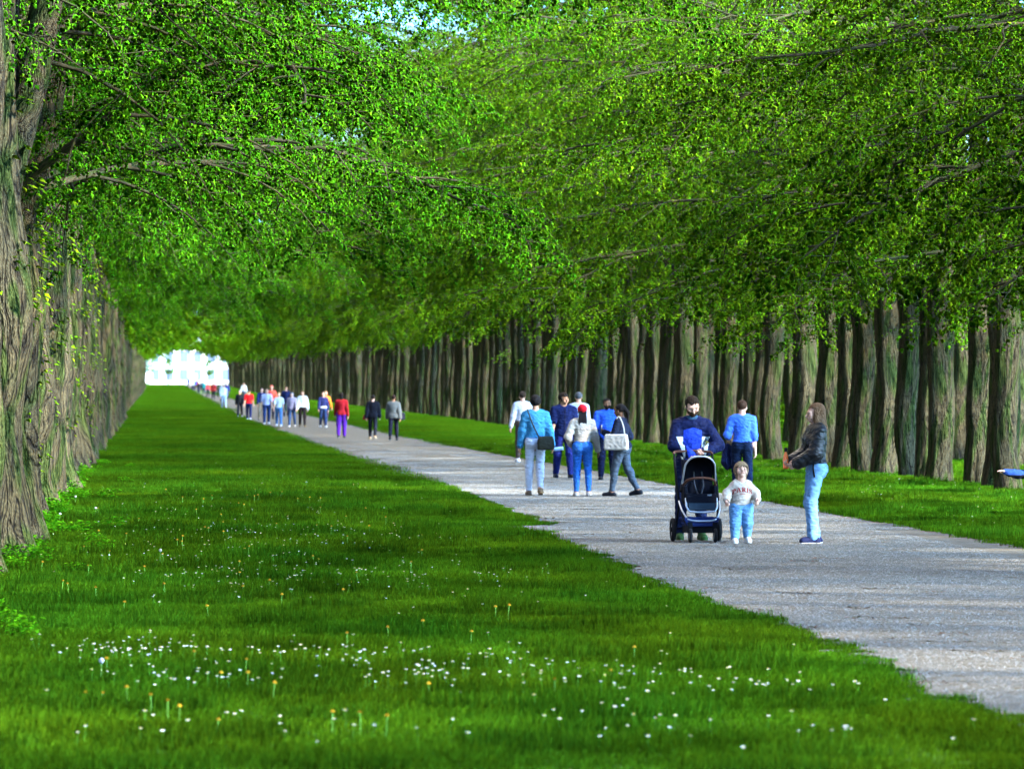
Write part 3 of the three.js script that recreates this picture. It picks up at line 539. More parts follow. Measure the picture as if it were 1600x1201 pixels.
function reach(a, target, l1, l2, pole) {                            // elbow or knee between a and the target
  const t = target.clone().sub(a), d = Math.min(t.length(), (l1 + l2) * 0.999); t.setLength(d);
  const x = (l1 * l1 - l2 * l2 + d * d) / (2 * d), h = Math.sqrt(Math.max(0, l1 * l1 - x * x)), u = t.clone().normalize(), p = pole.clone().addScaledVector(u, -pole.dot(u)).normalize();
  return { mid: a.clone().addScaledVector(u, x).addScaledVector(p, h), end: a.clone().add(t) };
}
const SKIN = { fair: [0.40, 0.22, 0.15], tan: [0.27, 0.135, 0.08], brown: [0.12, 0.055, 0.03] };
const cloth = (c, rough = 0.9, spec = 0.08) => new THREE.MeshPhysicalMaterial({ color: rgb(...c.map((v) => v * 0.6)), roughness: rough, specularIntensity: spec, side: THREE.DoubleSide });
const denim = () => new THREE.MeshPhysicalMaterial({ vertexColors: true, roughness: 0.95, specularIntensity: 0.05, side: THREE.DoubleSide });
const mottled = (c, amount = 0.25) => (x, y, z) => { const q = 1 + amount * (0.6 * n3(x * 9, y * 5, z * 9) + 0.4 * n3(x * 26, y * 18, z * 26)); return [c[0] * q * 0.58, c[1] * q * 0.58, c[2] * q * 0.58]; };
const LAID = [];
function person(o) {
  const near = !o.small, W = o.wide ?? 1, cell = near ? 0.0135 : 0.026;
  const g = thing('person', o.label, 'person', [o.at[0], 0, -o.at[1]], o.turn ?? 0, o.group);
  g.scale.setScalar(o.height / 1.75);
  // ------- skeleton: facing +z, its left side at +x
  const hx = 0.088 * W, sxw = (o.shoulder ?? 0.178) * W, legs = o.legs ?? [[0.18, 0.08], [-0.2, 0.25]], TH = 0.43 * (o.legScale ?? 1), SH = 0.42 * (o.legScale ?? 1);
  const L = legs.map(([a, k, out = 0.02], i) => { const s = i ? -1 : 1, hip = V(s * hx, 0, 0), knee = hip.clone().add(V(s * out, -Math.cos(a) * TH, Math.sin(a) * TH)), ankle = knee.clone().add(V(s * out * 0.5, -Math.cos(a - k) * SH, Math.sin(a - k) * SH)); return { hip, knee, ankle, tilt: a - k }; });
  const low = Math.min(...L.map((l) => l.ankle.y)), hipY = 0.085 - low;
  for (const l of L) for (const p of [l.hip, l.knee, l.ankle]) p.y += hipY;
  for (const l of L) { const lift = clamp((l.ankle.y - 0.085) / 0.2); const pitch = o.flat ? 0 : lift * 1.0; l.toe = l.ankle.clone().add(V(0.012 * Math.sign(l.hip.x), -0.05 - 0.13 * Math.sin(pitch) , 0.135 * Math.cos(pitch))); l.heel = l.ankle.clone().add(V(0, -0.052 + 0.02 * pitch, -0.045)); if (l.toe.y < 0.032) l.toe.y = 0.032; }
  const lean = o.lean ?? 0.03, T = (o.torso ?? 1), up = (h) => V(0, hipY + h * T, Math.sin(lean) * h * T);
  const pelvis = up(0.03), waist = up(0.18), chest = up(0.36), neck = up(0.55), headC = up(0.55).add(V(0, 0.135 * (o.head ?? 1) , 0.02 + (o.nod ?? 0) * 0.05));
  const A = [1, -1].map((s, i) => {
    const sh = up(0.468).add(V(s * sxw, 0, 0)), w = (o.hands ?? [])[i] ?? [0.24 * W, 0.84, 0.10], tgt = V(w[0] * s, w[1], w[2]);
    const r = reach(sh, tgt, 0.285 * (o.armScale ?? 1), 0.255 * (o.armScale ?? 1), V(...((o.elbows ?? [])[i] ?? [s * 0.35, -0.2, -1])));
    return { sh, el: r.mid, wr: r.end, s };
  });
  const hs = (o.head ?? 1) * 1.0;
  // ------- body
  const fat = o.belly ?? 0;
  const torso = [bone(pelvis.clone().add(V(0.055 * W, 0, -0.005)), pelvis.clone().add(V(-0.055 * W, 0, -0.005)), 0.105, 0.105, 0.95), bone(pelvis, waist, 0.125 * W, 0.115 * W + fat * 0.03, 0.78 + fat * 0.3), bone(waist, chest, 0.115 * W + fat * 0.03, 0.145 * W, 0.72 + fat * 0.2), bone(A[0].sh.clone().multiply(V(0.55, 1, 1)), A[1].sh.clone().multiply(V(0.55, 1, 1)), 0.078, 0.078), bone(chest, up(0.47), 0.14 * W, 0.10 * W, 0.75)];
  if (o.bust) torso.push(ball(chest.clone().add(V(0.065, 0.0, 0.085)), 0.06, 0.06, 0.05), ball(chest.clone().add(V(-0.065, 0.0, 0.085)), 0.06, 0.06, 0.05));
  const seat = o.seat ?? 1, hips = [ball(pelvis.clone().add(V(0.07 * W, -0.035, -0.045)), 0.09 * seat, 0.10 * seat, 0.085 * seat), ball(pelvis.clone().add(V(-0.07 * W, -0.035, -0.045)), 0.09 * seat, 0.10 * seat, 0.085 * seat)];
  const legBones = L.map((l) => [bone(l.hip, l.knee, 0.084 * (o.thigh ?? 1), 0.056), bone(l.knee, l.ankle, 0.054, 0.036), ball(l.knee.clone().lerp(l.ankle, 0.3).add(V(0, 0, -0.018)), 0.045, 0.11, 0.045)]);
  const armBones = A.map((a) => [bone(a.sh, a.el, 0.056, 0.042), bone(a.el, a.wr, 0.042, 0.027)]);
  const footBones = L.map((l) => [bone(l.heel, l.toe, 0.033, 0.03), bone(l.ankle, l.heel, 0.036, 0.034)]);
  const trunkF = blend([...torso, ...hips, ...legBones.flat(), ...armBones.flat(), ...footBones.flat(), bone(neck.clone().add(V(0, -0.06, -0.012)), headC.clone().add(V(0, -0.06, -0.02)), 0.058, 0.05)], 0.045);
  const bb = (pts, m) => { const b = new THREE.Box3().setFromPoints(pts).expandByScalar(m); return [b.min.toArray(), b.max.toArray()]; };
  const every = [pelvis, neck, headC, ...L.flatMap((l) => [l.hip, l.knee, l.ankle, l.toe, l.heel]), ...A.flatMap((a) => [a.sh, a.el, a.wr])];
  const geos = [netMesh(trunkF, ...bb(every, 0.13 + 0.05 * W), near ? 0.018 : 0.034)];
  // head with a face, turned on the neck
  const yaw = o.look ?? 0, nod = o.nod ?? 0, H = (x, y, z) => V(x * hs, y * hs, z * hs).applyAxisAngle(V(1, 0, 0), nod).applyAxisAngle(V(0, 1, 0), yaw).add(headC);
  const inv = (x, y, z) => { const p = V(x - headC.x, y - headC.y, z - headC.z).applyAxisAngle(V(0, 1, 0), -yaw).applyAxisAngle(V(1, 0, 0), -nod); return p.multiplyScalar(1 / hs); };
  const hb = [ball(V(0, 0.03, -0.012), 0.076, 0.088, 0.094), bone(V(0, -0.03, 0.03), V(0, -0.075, 0.058), 0.058, 0.032), bone(V(0, 0.0, 0.09), V(0, -0.028, 0.112), 0.011, 0.015), ball(V(0, 0.022, 0.075), 0.055, 0.016, 0.018), ball(V(0, -0.055, 0.086), 0.024, 0.009, 0.012), ball(V(0.045, -0.025, 0.06), 0.022, 0.03, 0.025), ball(V(-0.045, -0.025, 0.06), 0.022, 0.03, 0.025), bone(V(0, -0.06, -0.02), V(0, -0.16, -0.035), 0.052, 0.055)], headBlend = blend(hb, 0.022), ears = [ball(V(0.078, -0.005, -0.008), 0.010, 0.03, 0.018), ball(V(-0.078, -0.005, -0.008), 0.010, 0.03, 0.018)];
  const headF = (x, y, z) => { let d = headBlend(x, y, z); for (const s of [1, -1]) { const e = Math.hypot(x - s * 0.031, (y - 0.003) * 1.3, z - 0.094) - 0.017; d = Math.max(d, -smin(-d + 0.5, e, 0.001) > 0 ? d : d); if (-e > d) d = -e * 0.7 + d * 0.3; } d = Math.min(d, ears[0](x, y, z), ears[1](x, y, z)); return d; };
  const hm = netMesh(headF, [-0.1, -0.17, -0.13], [0.1, 0.14, 0.14], near ? 0.006 : 0.012);
  const place = (geo) => { geo.scale(hs, hs, hs); geo.rotateX(nod); geo.rotateY(yaw); geo.translate(headC.x, headC.y, headC.z); return geo; };
  geos.push(place(hm));
  // hands: palm, four unequal fingers and a thumb, each a chain of its own
  A.forEach((a, i) => {
    const fw = a.wr.clone().sub(a.el).normalize(), curl = (o.curl ?? [0.5, 0.5])[i], aim = (o.aim ?? [])[i]; if (aim) fw.lerp(V(...aim), 0.8).normalize();
    const inw = V(...((o.palm ?? [])[i] ?? [-a.s, 0, 0.15])); inw.addScaledVector(fw, -inw.dot(fw)).normalize();
    const side = V().crossVectors(fw, inw).normalize(); if (side.z < 0 && !aim) side.negate(); if (aim && side.dot(V(-a.s, 0.2, 0)) < 0) side.negate();
    const B = (u, s, n) => a.wr.clone().addScaledVector(fw, u).addScaledVector(side, s).addScaledVector(inw, n), fs = [];
    const palmF = blend([bone(B(0.01, 0.018, 0), B(0.085, 0.026, 0), 0.016, 0.014), bone(B(0.01, -0.012, 0), B(0.08, -0.03, 0), 0.017, 0.013), bone(B(-0.03, 0, 0), B(0.03, 0, 0), 0.025, 0.02), bone(B(0.08, -0.03, 0), B(0.086, 0.026, 0), 0.012, 0.012)], 0.02);
    [[0.030, 0.070], [0.011, 0.078], [-0.009, 0.072], [-0.029, 0.058]].forEach(([s, l], q) => {
      let p = B(0.082, s, 0), ang = curl * 0.5; const r = [0.0095, 0.0088, 0.008];
      for (let j = 0; j < 3; j++) { const e = p.clone().addScaledVector(fw, Math.cos(ang) * l * [0.45, 0.32, 0.23][j]).addScaledVector(inw, Math.sin(ang) * l * [0.45, 0.32, 0.23][j]).addScaledVector(side, s * 0.06); fs.push(bone(p, e, r[j], r[j] - 0.0008)); p = e; ang += curl * (0.75 + 0.1 * q); }
    });
    const t0 = B(0.02, 0.028, 0.004), t1 = B(0.052, 0.05, 0.014 + 0.01 * curl), t2 = B(0.084, 0.052 - 0.012 * curl, 0.02 + 0.03 * curl); fs.push(bone(t0, t1, 0.013, 0.0105), bone(t1, t2, 0.0105, 0.008));
    const hf = (x, y, z) => { let d = palmF(x, y, z); for (const f of fs) d = smin(d, f(x, y, z), 0.004); return d; };
    geos.push(netMesh(hf, ...bb([a.wr.clone().addScaledVector(fw, -0.03), B(0.16, 0.05, 0.02), B(0.16, -0.05, 0.03), B(0.05, 0.06, 0.06), B(0.05, -0.05, 0.09)], 0.03), near ? 0.0045 : 0.0085));
  });
  const sk = SKIN[o.skin ?? 'fair'];
  part('body', mergeGeometries(geos), new THREE.MeshPhysicalMaterial({ color: rgb(...sk), roughness: 0.6, specularIntensity: 0.2 }), g);
  // eyes, brows, mouth
  if (near && !o.noFace) {
    for (const s of [1, -1]) { const e = part('eye', new THREE.SphereGeometry(0.0095 * hs, 12, 8), cloth([0.3, 0.28, 0.27], 0.3), g); e.position.copy(H(s * 0.031, 0.003, 0.0815)); const p = part('iris', new THREE.SphereGeometry(0.0062 * hs, 10, 6), cloth([0.02, 0.012, 0.008], 0.3), e); p.position.set(0, 0, 0.0052 * hs).applyAxisAngle(V(1, 0, 0), nod).applyAxisAngle(V(0, 1, 0), yaw); const b = part('eyebrow', place(new THREE.CapsuleGeometry(0.0035, 0.026, 3, 6).rotateZ(Math.PI / 2 - s * 0.12).translate(s * 0.031, 0.027, 0.0935)), cloth(o.hairColour ?? [0.02, 0.014, 0.01]), g); b.castShadow = true; }
    part('lips', place(new THREE.SphereGeometry(1, 14, 8).scale(0.022, 0.0065, 0.008).translate(0, -0.055, 0.0955)), cloth([sk[0] * 0.75, sk[1] * 0.45, sk[2] * 0.5], 0.5), g);
  }
  // ------- hair
  const hairC = o.hairColour ?? [0.012, 0.009, 0.008], hairM = cloth(hairC, 0.7, 0.08), hair = o.hair ?? 'short', hc = near ? 0.0075 : 0.014, vol = o.volume ?? 0;
  {
    const list = [ball(V(0, 0.042, -0.022), 0.087 + vol, 0.092 + vol, 0.103 + vol)], lines = [];
    if (hair === 'long') { list.push(bone(V(0, 0.04, -0.05), V(0, -0.2, -0.075), 0.086, 0.085), bone(V(0, -0.2, -0.075), V(0.0, -0.47, -0.11), 0.085, 0.04)); for (const s of [1, -1]) list.push(bone(V(s * 0.06, 0.0, 0.0), V(s * 0.075, -0.2, -0.01), 0.035, 0.035), bone(V(s * 0.075, -0.2, -0.01), V(s * 0.085, -0.42, 0.06), 0.035, 0.018)); }
    if (hair === 'braids') for (let k = -3; k <= 3; k++) lines.push(bone(V(k * 0.018, 0.0, -0.09), V(k * 0.022, -0.18, -0.125), 0.018, 0.016), bone(V(k * 0.022, -0.18, -0.125), V(k * 0.02, -0.42 - 0.02 * (k % 2), -0.125), 0.016, 0.008));
    if (hair === 'ponytail') list.push(bone(V(0, 0.04, -0.11), V(0, -0.06, -0.17), 0.03, 0.035), bone(V(0, -0.06, -0.17), V(0, -0.24, -0.15), 0.035, 0.012));
    if (hair === 'bob') list.push(bone(V(0, 0.02, -0.05), V(0, -0.10, -0.05), 0.085, 0.07));
    const hf0 = blend(list, 0.035), line = o.hairline ?? 0.066;
    const hf = (x, y, z) => { const wob = 0.004 * n3(x * 50, y * 22, z * 50); let d = hf0(x, y, z) + wob; const faceCut = Math.min(z - 0.032 + Math.max(0, y - 0.0) * 0.1, line + 0.02 * n3(x * 30, 1, 2) - y); d = Math.max(d, faceCut); if (hair === 'short') d = Math.max(d, -y - 0.03 - 0.35 * (0.02 - z), -(y + 0.085)); if (lines.length) for (const l of lines) d = Math.min(d, l(x, y, z)); return d; };
    const gh = netMesh(hf, [-0.16 - vol, hair === 'short' ? -0.12 : -0.54, -0.24 - vol], [0.16 + vol, 0.17 + vol, 0.14], hc);
    if (hair === 'long' || hair === 'bob') { /* falls straight whatever the head does */ gh.scale(hs, hs, hs); gh.rotateX(nod * 0.5); gh.rotateY(yaw); gh.translate(headC.x, headC.y, headC.z); } else place(gh);
    part('hair', gh, hairM, g);
  }
  if (o.beard) part('beard', place(netMesh((x, y, z) => Math.max(headBlend(x, y, z) - 0.007 - 0.002 * n3(x * 60, y * 60, z * 60), y + 0.03 - 0.5 * Math.max(0, Math.abs(x) - 0.03), -(z - 0.01), -(Math.hypot(x * 0.8, (y + 0.054) * 2.2, 0) - 0.018)), [-0.1, -0.14, -0.02], [0.1, 0.03, 0.14], hc)), cloth(o.beardColour ?? hairC), g);
  if (o.wrap) part('head_wrap', place(netMesh((x, y, z) => Math.max(ball(V(0, 0.055, -0.03), 0.092, 0.088, 0.11)(x, y, z) + 0.004 * Math.sin(y * 160 + x * 40), -(y - 0.01 - 0.25 * (z + 0.02))), [-0.13, -0.08, -0.18], [0.13, 0.17, 0.12], hc)), cloth(o.wrap), g);
  // ------- clothes
  const wr = near ? 0.006 : 0.004, crease = (x, y, z) => wr * (n3(x * 9, y * 15, z * 9) + 0.6 * (1 - 2 * Math.abs(n3(x * 12 + y * 6, y * 20 - x * 7, z * 10))));
  const topT = o.topThick ?? 0.016, hem = hipY + (o.hem ?? 0.02) * T, sleeve = o.sleeve ?? 1;
  const sleeveBones = A.flatMap((a) => sleeve <= 0.5 ? [bone(a.sh, a.sh.clone().lerp(a.el, sleeve * 1.7), 0.062, 0.060)] : [bone(a.sh, a.el, 0.055, 0.050 * (o.baggy ?? 1)), bone(a.el, a.el.clone().lerp(a.wr, (sleeve - 0.5) * 2 * 0.97), 0.050 * (o.baggy ?? 1), 0.036 * (o.baggy ?? 1))]);
  const topF0 = blend([...torso, ...(o.hem < 0.05 || o.hem === undefined ? hips : [])], 0.04), slF = blend(sleeveBones, 0.03);
  const neckY = neck.y - 0.012, topF = (x, y, z) => { const c = topT + crease(x, y, z), t = Math.max(topF0(x, y, z) - c, hem - y), s = slF(x, y, z) - c; return Math.max(smin(t, s, 0.035), y - neckY - 0.5 * Math.abs(x) - (Math.abs(x) > sxw * 0.7 ? 1 : 0)); };
  const topBox = bb([pelvis, neck, ...A.flatMap((a) => [a.sh, a.el, a.wr]), V(0, hem, 0)], 0.14 + 0.05 * W), topC = o.top;
  const topMesh = part(o.topName ?? 'shirt', netMesh(topF, ...topBox, cell, o.topDenim ? mottled(topC) : null), o.topDenim ? denim() : cloth(topC, o.topRough ?? 0.9, o.topSpec ?? 0.06), g);
  if (o.collar) part('collar', netMesh((x, y, z) => Math.max(Math.abs(bone(neck.clone().add(V(0, -0.05, -0.01)), headC.clone().add(V(0, -0.09, -0.025)), 0.075, 0.068)(x, y, z)) - 0.007, y - neck.y - 0.035, neck.y - 0.06 - y), ...bb([neck], 0.13), near ? 0.007 : 0.014), cloth(o.collar), topMesh);
  for (const p of o.panels ?? []) part(p.name, netMesh((x, y, z) => Math.max(topF(x, y, z) - 0.005, p.keep(x, y - hipY, z)), ...topBox, cell * 0.75), cloth(p.colour, p.rough ?? 0.7), topMesh);
  const legW = o.legWide ?? 1.12, cuff = o.cuff ?? 0.93, belt = hipY + (o.rise ?? 0.1) * T;
  const legCloth = L.flatMap((l) => [bone(l.hip, l.knee, 0.084 * (o.thigh ?? 1) * Math.max(1, legW * 0.95), 0.058 * legW), bone(l.knee, l.knee.clone().lerp(l.ankle, cuff), 0.058 * legW, (o.hemWide ?? 0.042) * legW), ball(l.knee.clone().lerp(l.ankle, 0.3).add(V(0, 0, -0.016)), 0.047, 0.11, 0.047)]);
  const trF0 = blend([torso[0], torso[1], ...hips, ...legCloth.slice(0, 3)], 0.035), trF1 = blend([torso[0], torso[1], ...hips, ...legCloth.slice(3)], 0.035);
  const trF = (x, y, z) => Math.max(Math.min(trF0(x, y, z), trF1(x, y, z)) - 0.010 - crease(x, y * 1.3, z), y - belt);
  part(o.trouserName ?? 'trousers', netMesh(trF, ...bb([pelvis, waist, ...L.flatMap((l) => [l.hip, l.knee, l.ankle])], 0.13 + 0.04 * W), cell, o.jeans ? mottled(o.trousers, 0.3) : null), o.jeans ? denim() : cloth(o.trousers), g);
  L.forEach((l, i) => {
    const s = o.shoes ?? [0.03, 0.03, 0.03], fl = Math.min(l.heel.y, l.toe.y) - 0.034, dirT = l.toe.clone().sub(l.heel).normalize(), sole = (x, y, z) => { const t = clamp(((x - l.heel.x) * dirT.x + (z - l.heel.z) * dirT.z) / 0.18, -0.2, 1.3); return y - lerp(l.heel.y, l.toe.y, clamp(t)) + 0.03; };
    const sf = blend([bone(l.heel, l.toe, 0.046, 0.040), bone(l.ankle.clone().add(V(0, -0.01, 0)), l.heel, 0.044, 0.044), bone(l.ankle.clone().add(V(0, -0.02, 0.01)), l.toe, 0.038, 0.036)], 0.03), box = bb([l.ankle, l.toe, l.heel], 0.07);
    const sh = part('shoe', netMesh((x, y, z) => Math.max(sf(x, y, z), -sole(x, y, z) + 0.002, y - l.ankle.y - 0.02), ...box, near ? 0.007 : 0.014), cloth(s, 0.6), g);
    part('sole', netMesh((x, y, z) => Math.max(sf(x, y, z) - 0.004, sole(x, y, z) - 0.012, -sole(x, y, z) - 0.004, -y), ...box, near ? 0.007 : 0.014), cloth(o.sole ?? [0.3, 0.3, 0.3], 0.8), sh);
  });
  g.userData.rig = undefined;
  LAID.push({ g, A, L, hipY, headC, topF, neck, pelvis, waist, chest });
  return LAID[LAID.length - 1];
}
const strap = (pts, w, material, name, parent) => part(name, new THREE.TubeGeometry(new THREE.CatmullRomCurve3(pts.map((p) => V(...p))), 24, w, 6), material, parent);

// the family nearest: father with a pushchair, toddler, mother
const man = person({ at: [6.66, 79.35], height: 1.80, turn: 0.05, label: 'bearded man in blue and navy sports jacket pushing a pushchair', skin: 'fair', hairColour: [0.018, 0.012, 0.008], beard: true, beardColour: [0.05, 0.028, 0.016], nod: 0.42, look: 0.1, lean: 0.17, wide: 1.02, shoulder: 0.172,
  legs: [[0.2, 0.12], [-0.05, 0.1]], hands: [[0.13, 1.07, 0.30], [0.045, 1.035, 0.335]], elbows: [[1, -0.35, -0.35], [-1, -0.35, -0.2]], aim: [[-0.5, 0.2, 0.6], [0.35, -0.35, 0.9]], palm: [[-0.6, -0.5, -0.2], [0, -1, -0.3]], curl: [1.2, 0.95],
  top: [0.007, 0.011, 0.045], topName: 'jacket', baggy: 1.12, topThick: 0.02, hem: 0.0, topRough: 0.6, collar: [0.04, 0.09, 0.15], trousers: [0.010, 0.016, 0.05], shoes: [0.03, 0.07, 0.02], sole: [0.06, 0.09, 0.03],
  panels: [{ name: 'chest_panel', colour: [0.02, 0.055, 0.46], keep: (x, y, z) => Math.max(-z + 0.02, Math.abs(x) - 0.115 + Math.max(0, 0.30 - y) * 0.14, y - 0.44 + 0.30 * Math.abs(x), -y + 0.03) }, ...[1, -1].map((s) => ({ name: 'side_panel', colour: [0.5, 0.58, 0.6], keep: (x, y, z) => Math.max(-z + 0.0, Math.abs(x * s - 0.125 - 0.16 * (y - 0.1)) - 0.012 - 0.17 * clamp(y - 0.10, 0, 0.3), y - 0.33, 0.05 - y) })), { name: 'zip', colour: [0.005, 0.008, 0.05], keep: (x, y, z) => Math.max(-z + 0.02, Math.abs(x + 0.004) - 0.006, y - 0.44, -y + 0.22) }] });
const kid = person({ at: [7.15, 77.8], height: 1.38, turn: 0.06, label: 'toddler in cream sweatshirt with red lettering, face turned up', skin: 'fair', hair: 'bob', hairColour: [0.22, 0.14, 0.08], head: 1.15, nod: -0.42, wide: 0.86, shoulder: 0.12, torso: 0.72, legScale: 0.56, armScale: 0.60, thigh: 1.05, hairline: 0.06, volume: 0.014,
  legs: [[0.02, 0.5], [0.06, 0.03]], hands: [[0.23, 0.69, 0.13], [0.25, 0.68, 0.12]], elbows: [[1, -0.8, -0.5], [-1, -0.8, -0.5]], curl: [0.9, 0.9], top: [0.50, 0.42, 0.34], topName: 'sweatshirt', topThick: 0.02, baggy: 1.05, hem: 0.05, belly: 0.6, trousers: [0.13, 0.28, 0.50], jeans: true, legWide: 1.28, cuff: 0.95, shoes: [0.66, 0.64, 0.58], sole: [0.7, 0.7, 0.66] });
const mum = person({ at: [8.06, 77.8], height: 1.72, turn: -Math.PI / 2 + 0.15, label: 'woman with long brown hair in black leather jacket and light jeans', skin: 'fair', hair: 'long', hairColour: [0.115, 0.06, 0.03], lean: -0.02, wide: 0.92, bust: true, nod: 0.04,
  legs: [[0.20, 0.26], [0.12, 0.30]], flat: true, hands: [[0.10, 1.00, 0.26], [0.13, 1.02, 0.28]], elbows: [[0.6, -0.6, -1], [-0.6, -0.6, -1]], curl: [1.0, 1.2], top: [0.009, 0.009, 0.010], topName: 'jacket', topRough: 0.42, topSpec: 0.3, topThick: 0.028, baggy: 1.4, hem: 0.07, trousers: [0.15, 0.29, 0.48], jeans: true, legWide: 1.06, hemWide: 0.056, cuff: 0.99, shoes: [0.012, 0.016, 0.05], sole: [0.66, 0.68, 0.72] });
{ // the print on the toddler's chest, laid onto the cloth
  const { FontLoader } = await import('three/addons/loaders/FontLoader.js'), { TextGeometry } = await import('three/addons/geometries/TextGeometry.js');
  const font = await new FontLoader().loadAsync('fonts/droid/droid_serif_bold.typeface.json'), red = cloth([0.36, 0.012, 0.02]);
  const onto = (geo, y0) => { geo.computeBoundingBox(); const c = (geo.boundingBox.min.x + geo.boundingBox.max.x) / 2, p = geo.attributes.position; for (let i = 0; i < p.count; i++) { const x = p.getX(i) - c, y = p.getY(i) + y0 - 1.6 * x * x, t = p.getZ(i); let z = 0.32; for (let k = 0; k < 40; k++) { const d = kid.topF(x, y, z); if (d < 0.0008) break; z -= Math.max(0.0006, d * 0.8); } p.setXYZ(i, x, y, z + t + 0.001); } geo.computeVertexNormals(); return geo; };
  const letters = 'PARIS'.split(''), y0 = kid.chest.y - 0.015; let pen = 0; const glyphs = letters.map((ch) => { const gg = new TextGeometry(ch, { font, size: 0.07, depth: 0.005, curveSegments: 4 }); gg.computeBoundingBox(); const w = gg.boundingBox.max.x; gg.translate(pen, 0, 0); pen += w + 0.007; return gg; });
  glyphs.forEach((gg) => { gg.translate(-pen / 2, 0, 0); gg.boundingBox = null; const p = gg.attributes.position; for (let i = 0; i < p.count; i++) { const x = p.getX(i), y = p.getY(i) + y0 - 1.8 * x * x, t = p.getZ(i); let z = 0.34; for (let k = 0; k < 60; k++) { const d = kid.topF(x, y, z); if (d < 0.0008) break; z -= Math.max(0.0006, d * 0.8); } p.setXYZ(i, x, y, z + t + 0.001); } gg.computeVertexNormals(); part('letter', gg, red, kid.g); });
  for (let k = 0; k < 7; k++) part('print_mark', onto(new THREE.BoxGeometry(0.008, 0.011, 0.003), y0 - 0.032).translate(0, 0, 0), red, kid.g).position.x = (k - 3) * 0.013;
}
{ // strap end hanging at the mother's hip, stripes on her shoes, the bottle in her hand
  strap([[0.14, mum.hipY + 0.08, 0.06], [0.16, mum.hipY + 0.0, 0.07], [0.165, mum.hipY - 0.1, 0.055]], 0.012, cloth([0.01, 0.01, 0.01]), 'hanging_strap', mum.g);
  for (const l of mum.L) part('shoe_stripe', new THREE.SphereGeometry(1, 12, 8).scale(0.052, 0.018, 0.06).translate(l.heel.x, l.heel.y + 0.015, l.heel.z + 0.06), cloth([0.66, 0.68, 0.72], 0.6), mum.g);
  const b = thing('juice_bottle', 'orange bottle with dark cap held by the woman in black leather', 'bottle', [0, 0, 0], 0.3);
  mum.g.updateMatrixWorld(true); { const a = mum.A[1], q = mum.g.localToWorld(a.wr.clone().add(a.wr.clone().sub(a.el).normalize().multiplyScalar(0.085))); b.position.copy(q).add(V(0, -0.06, 0.0)); }
  part('bottle', new THREE.LatheGeometry([[0, 0], [0.03, 0.002], [0.034, 0.02], [0.033, 0.12], [0.024, 0.17], [0.014, 0.2], [0.014, 0.215]].map(([x, y]) => new THREE.Vector2(x, y)), 20), new THREE.MeshPhysicalMaterial({ color: rgb(0.75, 0.13, 0.015), roughness: 0.3 }), b);
  part('cap', new THREE.CylinderGeometry(0.02, 0.021, 0.05, 16).translate(0, 0.235, 0), cloth([0.02, 0.015, 0.015], 0.5), b);
}
